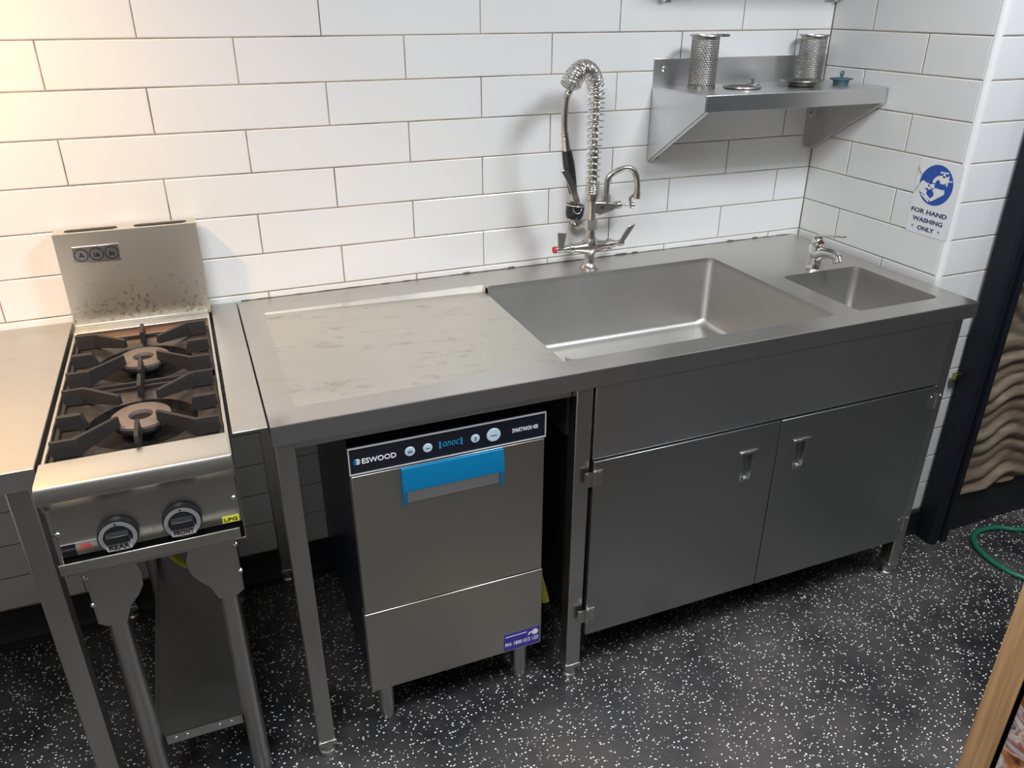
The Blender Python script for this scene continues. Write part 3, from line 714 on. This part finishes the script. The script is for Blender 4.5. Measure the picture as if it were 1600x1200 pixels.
for bxx, r in ((.2665, .0108), (.3045, .0102), (.4095, .0098), (.4510, .0158)):
    bm = bmesh.new(); lathe(bm, [(r, 0), (r, .0012), (r - .001, .002), (.001, .0022)], (bxx, YD, .7742), (0, -1, 0), seg=32); bo = new_obj('button', bm, M['btn'], cpn)
    bm = bmesh.new(); q = r * .45
    if r < .0105 and bxx > .4:
        box(bm, bxx - .002, bxx + .002, YD - .003, YD - .002, .7742 - q, .7742 + q)
    else: 
        for dz in ((-.0018, .0018) if bxx < .28 else (0,)): box(bm, bxx - q, bxx + q, YD - .003, YD - .002, .7742 + dz - .001, .7742 + dz + .001)
    new_obj('button_print', bm, M['btntxt'], bo, smooth=0)
bm = bmesh.new()
for x in (.3315, .3785):
    for k in range(3): box(bm, x - .0022, x + .0022, YD - .001, YD, .7665 + k * .0058, .7665 + k * .0058 + .0045)
text_mesh(bm, 'onoc', (.3375, .3740, .7690, .7805), G, shear=.25); new_obj('display_segments', bm, M['display'], cpn, smooth=0)
bm = bmesh.new(); text_mesh(bm, 'SMARTWASH 400', (.494, .5545, .7695, .7795), G, bold=.01); new_obj('model_lettering', bm, M['white'], cpn, smooth=0)
# handle
bm = bmesh.new()
hx0, hx1, ht, hb_ = .2445, .4715, .7390, .6465
prism(bm, [(YD - .0005, ht), (YD - .008, ht), (YD - .013, .700), (YD - .013, .684), (YD - .0005, .684)], lambda a, b: (hx0, a, b), lambda a, b: (hx1, a, b))
for xa, xb in ((hx0, hx0 + .0095), (hx1 - .0095, hx1)):
    prism(bm, [(YD - .0005, .686), (YD - .013, .686), (YD - .005, hb_), (YD - .0005, hb_)], lambda a, b: (xa, a, b), lambda a, b: (xb, a, b))
hd = new_obj('handle', bm, M['blue'], dd, bevel=.0012, weld=False)
bm = bmesh.new(); prism(bm, [(YD - .001, .684), (YD - .009, .684), (YD - .003, .652), (YD - .001, .652)], lambda a, b: (hx0 + .010, a, b), lambda a, b: (hx1 - .010, a, b)); new_obj('handle_scoop', bm, M['rim'], hd)
# service sticker
bm = bmesh.new(); st = plate('service_sticker', M['sticker'], lpn, .4725, .5680, .1475, .2000, FR(YD - .0011), .0006)
st.data.transform(Matrix.Identity(4))
F2 = lambda u, v, w_: (u, YD - .0018 - w_ * .6, v)
bm = bmesh.new(); text_mesh(bm, 'PH: 1800 013 123', (.476, .5645, .160, .1715), F2, bold=.02)
box(bm, .476, .533, YD - .0022, YD - .0018, .190, .1920)
lathe(bm, [(.0085, 0), (.0085, .0004), (.001, .0005)], (.556, YD - .0018, .1855), (0, -1, 0), seg=20)
prism(bm, [(.536, .181), (.541, .188), (.550, .189), (.549, .185), (.543, .184), (.540, .179)], lambda a, b: F2(a, b, 0), lambda a, b: F2(a, b, .0006))
new_obj('lettering', bm, M['white'], st, smooth=0)
for fx in (.1785, .5340):
    for fy in (-.650, -.17):
        bm = bmesh.new(); lathe(bm, [(.021, .142), (.021, .100), (.0195, .060), (.0195, .028), (.017, .026), (.017, .004), (.015, 0)], (fx, fy, 0), seg=24); new_obj('foot', bm, M['leg'], dw)
# yellow-handled valve in the gap between dishwasher and cupboard
vt = thing('isolation_valve', 'yellow-handled isolation valve in the dark gap right of the dishwasher', 'valve', (.620, -.52, .2))
bm = bmesh.new(); tube(bm, smooth_path([(.614, -.10, .0), (.614, -.10, .12), (.614, -.18, .21), (.620, -.40, .222), (.620, -.535, .222)], 8), .008, 12); new_obj('pipe', bm, M['satin'], vt)
bm = bmesh.new(); cyl(bm, (.620, -.555, .222), (.620, -.515, .222), .012, seg=8); cyl(bm, (.620, -.54, .222), (.620, -.54, .240), .005); new_obj('valve_body', bm, M['brass'], vt)
bm = bmesh.new(); prism(bm, [(-.548, .246), (-.575, .238), (-.606, .205), (-.620, .187), (-.604, .186), (-.590, .205), (-.566, .226), (-.544, .238)], lambda a, b: (.614, a, b), lambda a, b: (.6345, a, b)); new_obj('valve_handle', bm, M['yellow'], vt, bevel=.002)

# ------------------------------------------------------------------ pre-rinse tap
FX, FY = .986, -.088
ft = thing('pre_rinse_tap', 'tall nickel pre-rinse tap with spring coil hose and black spray grip behind the large bowl', 'tap', (FX, FY, .9))
bm = bmesh.new(); lathe(bm, [(.027, .0004), (.027, .006), (.022, .010), (.0155, .022), (.0145, .034), (.0145, .050)], (FX, FY, .9)); new_obj('base', bm, M['satin'], ft, smooth=50)
bm = bmesh.new()   # bridge body with two tapering valve arms
lathe(bm, [(.0150, .945), (.020, .952), (.024, .964), (.023, .978), (.018, .990), (.0145, 1.000), (.0135, 1.018)], (FX, FY, 0))
for s in (-1, 1):
    lathe(bm, [(.022, .0), (.0195, .018), (.015, .034), (.0125, .050), (.0125, .056), (.0155, .058), (.0155, .068), (.011, .070), (.011, .080)], (FX, FY, .966), (s, 0, .02), seg=20)
new_obj('body', bm, M['satin'], ft, smooth=45)
for s in (-1, 1):
    bm = bmesh.new(); cyl(bm, (FX + s * .078, FY, .967), (FX + s * .104, FY, .968), .0075); cyl(bm, (FX + s * .094, FY, .967), (FX + s * .110, FY, .968), .0095)
    hx = FX + s * .098
    if s > 0: pts = [(-.008, .0), (.008, .0), (.040, .044), (.044, .050), (.018, .046)]
    else: pts = [(-.008, .0), (.008, .0), (.016, .044), (-.010, .048), (-.012, .044)]
    prism(bm, pts, lambda a, b: (hx + a, FY - .012, .972 + b), lambda a, b: (hx + a, FY - .007, .972 + b))
    lv = new_obj('lever', bm, M['satin'], ft, bevel=.001, weld=False)
    if s < 0: bm = bmesh.new(); cyl(bm, (FX - .110, FY, .968), (FX - .117, FY, .968), .0098); new_obj('hot_index', bm, M['red'], lv)
bm = bmesh.new(); cyl(bm, (FX, FY, 1.01), (FX, FY, 1.035), .0125); cyl(bm, (FX, FY, 1.018), (FX, FY, 1.045), .0175, seg=6); cyl(bm, (FX, FY, 1.04), (FX, FY, 1.115), .0125)
cyl(bm, (FX, FY, 1.105), (FX, FY, 1.118), .0165); cyl(bm, (FX, FY, 1.1), (FX, FY, 1.245), .0125)
new_obj('riser', bm, M['satin'], ft, smooth=40)
bm = bmesh.new(); cyl(bm, (FX - .002, FY, 1.030), (FX - .006, -.014, 1.008), .008); lathe(bm, [(.022, .0125), (.023, .008), (.0235, .0)], (FX - .006, -.0005, 1.006), (0, -1, 0)); new_obj('wall_bracket', bm, M['satin'], ft, smooth=40)
# pot filler arm
bm = bmesh.new()
prism(bm, [(0, 1.062), (0, 1.098), (.050, 1.094), (.062, 1.092), (.078, 1.086), (.080, 1.076), (.060, 1.066), (.02, 1.056)], lambda a, b: (FX + a, FY - .011, b), lambda a, b: (FX + a, FY + .011, b))
sp_ = new_obj('side_arm', bm, M['satin'], ft, bevel=.004)
bm = bmesh.new(); text_mesh(bm, 'W', (FX + .022, FX + .034, 1.074, 1.084), FR(FY - .0112), bold=.02); new_obj('letter_mark', bm, M['black'], sp_, smooth=0)
bm = bmesh.new(); cyl(bm, (FX + .045, FY, 1.088), (FX + .045, FY, 1.112), .0125, seg=6)
tube(bm, smooth_path([(FX + .045, FY, 1.105), (FX + .045, FY, 1.135), (FX + .047, FY - .001, 1.158), (FX + .060, FY - .003, 1.172), (FX + .090, FY - .010, 1.185), (FX + .112, FY - .016, 1.183), (FX + .126, FY - .02, 1.165), (FX + .132, FY - .022, 1.135), (FX + .132, FY - .022, 1.105)], 8), .0085, 16)
cyl(bm, (FX + .132, FY - .022, 1.100), (FX + .132, FY - .022, 1.118), .0105)
new_obj('spout', bm, M['satin'], ft, smooth=40)
bm = bmesh.new(); cyl(bm, (FX + .075, FY, 1.082), (FX + .125, FY - .006, 1.078), .005); lathe(bm, [(.003, 0), (.009, .003), (.010, .009), (.006, .014), (.001, .015)], (FX + .120, FY - .006, 1.078), (1, -.1, -.06)); cyl(bm, (FX + .078, FY, 1.080), (FX + .092, FY, 1.081), .0115); tube(bm, smooth_path([(FX + .122, FY - .008, 1.08), (FX + .118, FY - .010, 1.100), (FX + .128, FY - .014, 1.110)]), .0045, 8)
new_obj('side_valve', bm, M['satin'], ft, smooth=40)
# spring arch
D2 = Vector((-.80, -.60, 0)).normalized(); RA = .088; ZC = 1.365; AEND = math.radians(143)
def arch(t):     # 0..1 along centreline of the riser spring
    L1 = ZC - 1.119; L2 = RA * AEND; s = t * (L1 + L2)
    if s < L1: return Vector((FX, FY, 1.119 + s))
    a = (s - L1) / RA
    return Vector((FX, FY, ZC)) + D2 * (RA * (1 - math.cos(a))) + Vector((0, 0, RA * math.sin(a)))
def coil(bm):
    L1 = ZC - 1.119; LT = L1 + RA * AEND; pts = []
    phase = 0; n = 1500; side = Vector((D2.y, -D2.x, 0))
    for i in range(n + 1):
        t = i / n; s = t * LT
        pitch = .0060 if s < .032 else (.0165 if s < L1 - .01 else (.0118 if s < LT - .03 else .0078))
        phase += 2 * PI * (LT / n) / pitch
        p = arch(t); q = arch(min(t + .002, 1)); q0 = arch(max(t - .002, 0)); T = (q - q0).normalized(); nn = side.cross(T).normalized()
        r = .0185 + .0035 * min(1, max(0, (s - .1) / .1)) + .003 * max(0, (s - LT + .09) / .09)
        pts.append(p + (side * math.cos(phase) + nn * math.sin(phase)) * r)
    tube(bm, pts, .0023, 6)
bm = bmesh.new(); coil(bm); new_obj('spring_coil', bm, M['chrome'], ft, smooth=60)
hp = [arch(i / 30) for i in range(3, 28)]
end = arch(1.0)
hang = [end + D2 * .004 + Vector((0, 0, -.012)), Vector((.846, -.190, 1.392)), Vector((.843, -.190, 1.35)), Vector((.847, -.186, 1.302)), Vector((.8555, -.180, 1.268))]
hp = smooth_path(hp[:-1] + hang, 10)
bm = bmesh.new()
tube(bm, hp, lambda t: 0.0086 + .0011 * math.sin(t * 900), 12); new_obj('flexible_hose', bm, M['satin'], ft, smooth=60)
G0, G1 = Vector((.8485, -.185, 1.300)), Vector((.8560, -.180, 1.262)); 
bm = bmesh.new(); cyl(bm, G0, G1, .0092, .0115); cyl(bm, G0 + Vector((-.0013, .0, .006)), G0 + Vector((0, 0, -.004)), .0098); new_obj('hose_ferrule', bm, M['satin'], ft)
HD = Vector((.897, -.160, 1.098))
ax = (HD + Vector((-.004, .001, .03)) - G1)
bm = bmesh.new(); lathe(bm, [(.0125, 0), (.0135, .01), (.0150, .03), (.0155, .05), (.0145, .075), (.0128, .10), (.0115, .118), (.010, .124)], G1, ax); gp = new_obj('spray_grip', bm, M['black'], ft, smooth=50)
bm = bmesh.new(); cyl(bm, G1 + ax * .78, HD + Vector((0, 0, .012)), .009, .011); new_obj('spray_neck', bm, M['satin'], gp)
bm = bmesh.new(); lathe(bm, [(.014, .018), (.0245, .014), (.0255, .004), (.0245, -.014), (.020, -.024), (.012, -.026), (.001, -.026)], HD, (0.12, 0, 1)); sh = new_obj('spray_head', bm, M['black'], gp, smooth=50)
bm = bmesh.new()
tor = [HD + Vector((.0262 * math.cos(t), .0262 * math.sin(t), .013 - .003 * math.cos(t))) for t in [2 * PI * i / 32 for i in range(33)]]; tube(bm, tor, .0018, 8)
loop = [HD + Vector((-.006 + .012 * math.cos(t), -.026 + .004 * math.sin(t), .010 + .014 * math.sin(t))) for t in [PI + PI * i / 16 for i in range(17)]]; tube(bm, loop, .0016, 8)
new_obj('head_ring', bm, M['chrome'], sh, smooth=60, weld=False)
bm = bmesh.new(); lev = smooth_path([HD + Vector((-.004, -.020, .022)), HD + Vector((-.014, -.024, .045)), HD + Vector((-.028, -.026, .078)), HD + Vector((-.046, -.027, .108)), HD + Vector((-.056, -.027, .112))], 5)
rs = []
for i, p in enumerate(lev):
    w_ = .008 if i < len(lev) - 4 else .006; rs.append([p + Vector((-w_, .002, -w_ * .4)), p + Vector((w_, .002, w_ * .4)), p + Vector((w_, -.002, w_ * .4)), p + Vector((-w_, -.002, -w_ * .4))])
rings(bm, rs); new_obj('squeeze_lever', bm, M['satin'], gp, bevel=.001)

# small mixer tap
mt = thing('mixer_tap', 'small chrome single-lever mixer tap behind the small hand basin', 'tap', (1.612, -.322, .9))
bm = bmesh.new()
pth = smooth_path([(1.612, -.322, .926), (1.612, -.334, .940), (1.612, -.352, .950), (1.612, -.374, .956), (1.612, -.398, .956), (1.612, -.412, .951)], 6)
def rr_(t):
    P_ = [.0170, .0180, .0172, .0152, .0138, .0128]; q = t * 5; i = min(int(q), 4); return P_[i] + (P_[i + 1] - P_[i]) * (q - i)
tube(bm, pth, rr_, 24)
rings(bm, [[(1.612 + r * math.cos(a), -.322 + r * math.sin(a), z) for a in [2 * PI * i / 28 for i in range(28)]] for r, z in ((.0250, .9003), (.0235, .906), (.0215, .925), (.0212, .962), (.0190, .968))])
new_obj('body', bm, M['chrome'], mt, smooth=60, weld=False)
bm = bmesh.new(); cyl(bm, (1.612, -.404, .956), (1.612, -.414, .939), .0125); new_obj('spout_outlet', bm, M['chrome'], mt, smooth=50)
bm = bmesh.new(); lathe(bm, [(.0165, 0), (.018, .006), (.0165, .020), (.010, .026), (.001, .027)], (1.612, -.326, .967), (0, .1, 1)); cp2 = new_obj('cartridge_cap', bm, M['chrome'], mt, smooth=50)
bm = bmesh.new(); rs = []
for y, z, hw_ in ((-.312, .992, .010), (-.34, .998, .0095), (-.37, 1.005, .0085), (-.410, 1.014, .0095), (-.420, 1.015, .008)):
    rs.append([(1.612 - hw_, y, z - .002), (1.612 + hw_, y, z - .002), (1.612 + hw_, y, z + .002), (1.612 - hw_, y, z + .002)])
rings(bm, rs); new_obj('lever', bm, M['chrome'], cp2, bevel=.0008)
bm = bmesh.new(); cyl(bm, (1.612, -.3435, .979), (1.612, -.3455, .979), .0035); new_obj('index_dot', bm, M['red'], cp2)

# ------------------------------------------------------------------ wall shelves
def wall_shelf(z, label, yfr=-.268):
    t = thing('wall_shelf', label, 'wall shelf', (1.515, 0, z), 'steel wall shelves in the corner')
    x0, x1 = 1.209, 1.823
    bm = bmesh.new(); box(bm, x0, x1, yfr, -.003, z - .0015, z); box(bm, x0 + .004, x1, yfr, yfr + .0015, z - .042, z - .0015); box(bm, x0 + .004, x1, yfr + .0015, yfr + .012, z - .042, z - .0405)
    new_obj('shelf_board', bm, M['shelf'], t, bevel=.0006)
    bx('upstand', M['shelf'], t, x0, x1, -.0030, -.0005, z + .0005, z + .073, bevel=.0004)
    for xs, s in ((x0, 1), (x1, -1)):
        bm = bmesh.new(); prism(bm, [(-.0005, z - .002), (yfr, z - .002), (yfr, z - .042), (-.012, z - .206), (-.0005, z - .206)], lambda a, b: (xs, a, b), lambda a, b: (xs + s * .0015, a, b))
        box(bm, min(xs, xs + s * .040), max(xs, xs + s * .040), -.0022, -.0006, z - .206, z - .003)
        # folded lower flange along the slope
        V = [(yfr, z - .042), (-.012, z - .206)]
        for q in (0,):
            a = [(xs, V[0][0], V[0][1]), (xs + s * .014, V[0][0], V[0][1]), (xs + s * .014, V[1][0], V[1][1]), (xs, V[1][0], V[1][1])]
            b2 = [(p[0], p[1] + .001, p[2] + .001) for p in a]; rings(bm, [a, b2])
        new_obj('bracket', bm, M['shelf'], t, weld=False)
    for px in (x0 + .034,):
        bm = bmesh.new(); lathe(bm, [(.0085, 0), (.008, .001), (.004, .0025), (.001, .0027)], (px, -.0031, z + .046), (0, -1, 0), seg=18); new_obj('screw', bm, M['leg'], t)
    bm = bmesh.new(); lathe(bm, [(.0085, 0), (.008, .001), (.004, .0025), (.001, .0027)], (x1 - .022, -.0023, z - .10), (0, -1, 0), seg=18); new_obj('screw', bm, M['leg'], t)
    return t
wall_shelf(1.389, 'stainless steel wall shelf holding strainer baskets, above the right end of the sink')
wall_shelf(1.813, 'upper stainless steel wall shelf, only its bracket tips showing at the top edge')

# ------------------------------------------------------------------ things on the lower shelf
def basket(cx, cy, z, h, r, handle, label):
    t = thing('strainer_basket', label, 'strainer basket', (cx, cy, z), 'perforated strainer baskets on the shelf')
    bm = bmesh.new(); nr, nc = 20, 30; ch = (h - .018) / nr
    def P(a, zz, rad=r): return (cx + rad * math.cos(a), cy + rad * math.sin(a), z + zz)
    for j in range(nr):
        for i in range(nc):
            a0 = 2 * PI * (i + (.5 if j % 2 else 0)) / nc; da = 2 * PI / nc; z0 = .008 + j * ch
            o_, in_ = [], []
            for k in range(8):
                t_ = PI / 4 * k + PI / 8
                c, s_ = math.cos(t_), math.sin(t_); m_ = max(abs(c), abs(s_))
                cc, ss = (c / m_, s_ / m_)
                # snap to the square outline
                o_.append(P(a0 + da * (.5 + .5 * cc), z0 + ch * (.5 + .5 * ss)))
                in_.append(P(a0 + da * (.5 + .40 * c), z0 + ch * (.5 + .40 * s_)))
            # square corners
            V0 = [bm.verts.new(p) for p in o_]; V1 = [bm.verts.new(p) for p in in_]
            for k in range(8): bm.faces.new((V0[k], V0[(k + 1) % 8], V1[(k + 1) % 8], V1[k]))
            for (ka, kb, ex, ey) in ((0, 1, None, None),): pass
            for q, (sx, sz) in zip((0, 2, 4, 6), ((1, 1), (-1, 1), (-1, -1), (1, -1))):
                cv = bm.verts.new(P(a0 + da * (.5 + .5 * sx), z0 + ch * (.5 + .5 * sz)))
                ka, kb = {0: (0, 1), 2: (2, 3), 4: (4, 5), 6: (6, 7)}[q]
                try: bm.faces.new((V0[ka], cv, V0[kb]))
                except ValueError: pass
    wall = new_obj('perforated_wall', bm, M['strainer'], t, smooth=60, solid=.0010)
    bm = bmesh.new()
    for (za, zb) in ((h - .010, h), (0.0, .008)): 
        if za == 0.0: new_obj('top_hoop', bm, M['strainer'], t, smooth=40); bm = bmesh.new()
        rs = [[P(2 * PI * i / 48, zz, rr) for i in range(48)] for zz, rr in ((za, r + .0008), (zb, r + .0008), (zb, r - .0008), (za, r - .0008))]; rings(bm, rs, closed=True)
    rs = [[P(2 * PI * i / 48, zz, rr) for i in range(48)] for zz, rr in ((0.0, r), (.001, r))]; rings(bm, rs)
    new_obj('bottom_hoop', bm, M['strainer'], t, smooth=40, weld=False)
    bm = bmesh.new(); rs = [[P(2 * PI * i / 48, h + zz, rr) for i in range(48)] for zz, rr in ((-.001, r - .002), (.002, r - .001), (.002, r + .006), (-.001, r + .007), (-.002, r + .004))]; rings(bm, rs, closed=True)
    if handle:
        a = handle; d = Vector((math.cos(a), math.sin(a), 0)); n_ = Vector((-d.y, d.x, 0)); c0 = Vector((cx, cy, z + h))
        pts = [c0 + d * (r + .002) + n_ * .018, c0 + d * (r + .022) + n_ * .012, c0 + d * (r + .030) , c0 + d * (r + .022) - n_ * .012, c0 + d * (r + .002) - n_ * .018]
        tube(bm, smooth_path(pts, 6), .0032, 8)
    new_obj('rim', bm, M['strainer'], t, smooth=50, weld=False)
    return t
basket(1.307, -.100, 1.389, .136, .037, -.15, 'perforated steel strainer basket with looped rim, left end of the wall shelf')
basket(1.715, -.060, 1.389, .130, .037, 0, 'perforated steel strainer basket in the corner, right end of the wall shelf')
def disc(name, cx, cy, z, prof, mat, label, cat, seg=40, extra=None):
    t = thing(name, label, cat, (cx, cy, z))
    bm = bmesh.new(); lathe(bm, prof, (cx, cy, z), seg=seg); new_obj('disc', bm, mat, t, smooth=45)
    if extra: extra(t)
    return t
def slots(t):
    bm = bmesh.new()
    for r, n in ((.016, 8), (.028, 14), (.038, 18)):
        for i in range(n):
            a = 2 * PI * i / n; cyl(bm, (1.418 + r * math.cos(a), -.135 + r * math.sin(a), 1.3925), (1.418 + r * math.cos(a), -.135 + r * math.sin(a), 1.3932), .003, seg=8)
    new_obj('drain_holes', bm, M['black'], t, smooth=0)
disc('strainer_disc', 1.418, -.135, 1.3892, [(.050, 0), (.053, .003), (.052, .006), (.047, .0055), (.045, .0034), (.001, .0034)], M['strainer'], 'flat perforated steel strainer disc lying between the two strainer baskets', 'strainer', extra=slots)
def knobx(t):
    bm = bmesh.new(); lathe(bm, [(.003, 0), (.003, .008), (.006, .010), (.006, .014), (.001, .015)], (1.500, -.075, 1.3926), seg=14); lathe(bm, [(.020, 0), (.021, .003), (.019, .0035)], (1.500, -.075, 1.3892), seg=24); new_obj('knob', bm, M['strainer'], t)
def dish_extra(t):
    bm = bmesh.new()
    for i in range(12):
        a = 2 * PI * i / 12; cyl(bm, (1.612 + .024 * math.cos(a), -.150 + .024 * math.sin(a), 1.3925), (1.612 + .024 * math.cos(a), -.150 + .024 * math.sin(a), 1.3932), .004, seg=8)
    new_obj('drain_holes', bm, M['black'], t, smooth=0)
disc('sink_strainer', 1.612, -.150, 1.3892, [(.034, 0), (.040, .004), (.046, .013), (.058, .0155), (.059, .018), (.050, .0175), (.042, .0145), (.035, .006), (.030, .0035), (.001, .0035)], M['strainer'], 'wide shallow steel sink strainer dish in front of the right strainer basket', 'strainer', extra=dish_extra)
t = thing('small_strainer', 'tiny knobbed steel sink strainer at the back of the wall shelf, beside the wide dish', 'strainer', (1.500, -.075, 1.3892))
bm = bmesh.new(); lathe(bm, [(.016, 0), (.020, .002), (.0205, .004), (.016, .0045), (.014, .003), (.001, .003)], (1.500, -.075, 1.3892), seg=24); new_obj('disc', bm, M['strainer'], t)
bm = bmesh.new(); lathe(bm, [(.003, 0), (.003, .009), (.006, .011), (.006, .015), (.001, .016)], (1.500, -.075, 1.3922), seg=14); new_obj('knob', bm, M['strainer'], t)
t = thing('sink_plug', 'dark blue-grey rubber sink plug with a small knob at the shelf right end', 'sink plug', (1.768, -.145, 1.389))
bm = bmesh.new(); lathe(bm, [(.021, .0002), (.023, .012), (.032, .014), (.032, .0175), (.020, .019), (.001, .019)], (1.760, -.148, 1.389), seg=28); new_obj('stopper', bm, M['pluged'], t, smooth=45)
bm = bmesh.new(); cyl(bm, (1.760, -.148, 1.4075), (1.760, -.148, 1.419), .003); tube(bm, [Vector((1.760 + .006 * math.cos(a), -.148, 1.419 + .006 * math.sin(a))) for a in [2 * PI * i / 14 for i in range(15)]], .002, 8); new_obj('pull_loop', bm, M['pluged'], t, smooth=50, weld=False)

# ------------------------------------------------------------------ hand washing sign
def SG(u, v, w_): return (XR - .0008 - w_, -u, v)     # u runs away from the corner
sg = thing('hand_washing_sign', 'white sticker sign with blue disc reading FOR HAND WASHING ONLY', 'sign', (XR, -.5, 1.12))
bm = bmesh.new(); prism(bm, rrect(.428, .5695, 1.018, 1.2205, .006, 3), lambda a, b: SG(a, b, -.0006), lambda a, b: SG(a, b, .0)); new_obj('backing', bm, M['signwhite'], sg)
cu, cv, cr_ = .4955, 1.1565, .0545
def CI(pts): return [(cu + a * cr_, cv + b * cr_) for a, b in pts]
bm = bmesh.new(); prism(bm, [(cu + cr_ * math.cos(t), cv + cr_ * math.sin(t)) for t in [2 * PI * i / 48 for i in range(48)]], lambda a, b: SG(a, b, 0), lambda a, b: SG(a, b, .0004)); dk = new_obj('blue_disc', bm, M['signblue'], sg)
def icon(name, polys, lvl=.0004):
    bm = bmesh.new()
    for p in polys: prism(bm, CI(p), lambda a, b: SG(a, b, lvl), lambda a, b: SG(a, b, lvl + .0004))
    return new_obj(name, bm, M['signwhite'] if lvl < .0006 else M['signblue'], dk, smooth=0, weld=False)
icon('tap_icon', [[(.12, .62), (.60, .66), (.60, .72), (.12, .70)], [(.32, .66), (.42, .66), (.44, .44), (.30, .44)],
    [(-.22, .10), (-.06, .10), (.0, .26), (.14, .30), (.26, .12), (.50, .14), (.58, .26), (.60, .46), (.44, .52), (.20, .52), (.02, .48), (-.12, .36), (-.22, .22)],
    [(.58, .06), (.66, .06), (.68, .56), (.60, .56)], [(.68, .28), (.90, .30), (.90, .36), (.68, .35)],
    [(-.26, .02), (-.08, .06), (-.06, -.20), (-.16, -.12), (-.20, -.24), (-.28, -.10), (-.40, -.14), (-.52, .06), (-.36, -.02)]])
icon('hands_icon', [[(-.98, -.06), (-.80, .12), (-.44, -.02), (-.30, -.10), (-.26, -.24), (-.44, -.30), (-.46, -.50), (-.20, -.68), (-.16, -.80), (-.40, -.66), (-.92, -.42), (-1.0, -.24)],
    [(-.14, -.26), (.02, -.12), (.40, -.16), (.54, -.12), (.60, -.34), (.30, -.56), (.02, -.76), (-.12, -.84), (-.18, -.70), (.02, -.52), (-.02, -.38)],
    [(-.80, -.56), (-.30, -.86), (-.20, -.90), (-.24, -.80), (-.60, -.52)]])
icon('finger_gap', [[(-.60, -.24), (-.40, -.34), (-.38, -.46), (-.28, -.40), (-.44, -.20)]], .0009)
bm = bmesh.new()
text_mesh(bm, 'FOR HAND', (.4335, .5535, 1.0745, 1.0870), SG, bold=.03, depth=.0004); text_mesh(bm, 'WASHING', (.4440, .5455, 1.0515, 1.0640), SG, bold=.03, depth=.0004); text_mesh(bm, 'ONLY', (.4665, .5235, 1.0285, 1.0410), SG, bold=.03, depth=.0004)
new_obj('lettering', bm, M['signtext'], sg, smooth=0)
bm = bmesh.new()
for a in (.449, .538):
    cyl(bm, SG(a, 1.036, 0), SG(a, 1.036, .0003), .0035, seg=10)
new_obj('small_marks', bm, M['knobring'], sg, smooth=0)
# torn edge: curling film at the disc's left
bm = bmesh.new(); tube(bm, [SG(.428, 1.196, .0004), SG(.434, 1.186, .0010), SG(.446, 1.176, .0004)], .0006, 6); tube(bm, [SG(.432, 1.128, .0004), SG(.436, 1.142, .0012), SG(.447, 1.156, .0004)], .0006, 6)
new_obj('torn_edge', bm, M['grime'], sg)

# ------------------------------------------------------------------ hose and framed board
bm = bmesh.new()
hpts = [(3.3, -.80, .0095), (2.9, -.76, .0095), (2.6, -.735, .0095), (2.36, -.714, .0095), (2.28, -.672, .0095), (2.21, -.662, .0095), (2.157, -.680, .0095), (2.118, -.732, .0095), (2.104, -.812, .0095), (2.125, -.89, .0095), (2.22, -1.02, .0095), (2.45, -1.16, .0095), (2.9, -1.3, .0095)]
tube(bm, smooth_path(hpts, 10), .0085, 12)
tag(new_obj('garden_hose', bm, M['hose'], smooth=60), 'green garden hose looping over the black floor at right', 'hose')
# timber framed picture board standing at lower right
fbd = thing('framed_menu_board', 'oak-framed picture board standing on the floor at lower right', 'board', (1.04, -1.477, 0))
dv = Vector((.474, -.8805, 0)); nv = Vector((-.8805, -.474, 0)); O = Vector((1.040, -1.477, 0))
def BF(a, b, c): return tuple(O + dv * a + nv * b + Vector((0, 0, c)))
def bbox(name, a0, a1, b0, b1, c0, c1, mat, bevel=.002):
    bm = bmesh.new(); v = [[BF(a, b, c0) for a, b in ((a0, b0), (a1, b0), (a1, b1), (a0, b1))], [BF(a, b, c1) for a, b in ((a0, b0), (a1, b0), (a1, b1), (a0, b1))]]; rings(bm, v); return new_obj(name, bm, mat, fbd, bevel=bevel)
bbox('stile', 0, .044, -.03, .004, 0, 1.25, M['oak']); bbox('stile', .606, .650, -.03, .004, 0, 1.25, M['oak'])
bbox('rail', .0442, .6058, -.03, .004, 0, .05, M['oak']); bbox('rail', .0442, .6058, -.03, .004, 1.2, 1.25, M['oak'])
bbox('picture_panel', .052, .598, -.022, -.012, .052, 1.198, M['picture'], 0)
bbox('backing_board', .0442, .6058, -.029, -.0221, .0502, 1.1998, M['dark'], 0)

# ------------------------------------------------------------------ ceiling lamps (fittings for the lights above)
for x, y, s, lab in ((1.45, -1.65, .5, 'square white ceiling light panel over the sink side'), (-.45, -1.75, .9, 'large square white ceiling light panel over the cooking side'), (2.9, -2.3, .5, 'square ceiling light panel beyond the post')):
    t = thing('ceiling_light', lab, 'ceiling light', (x, y, HB))
    bx('housing', M['lampm'], t, x - s / 2 - .02, x + s / 2 + .02, y - s / 2 - .02, y + s / 2 + .02, 2.59, HB - .0002)
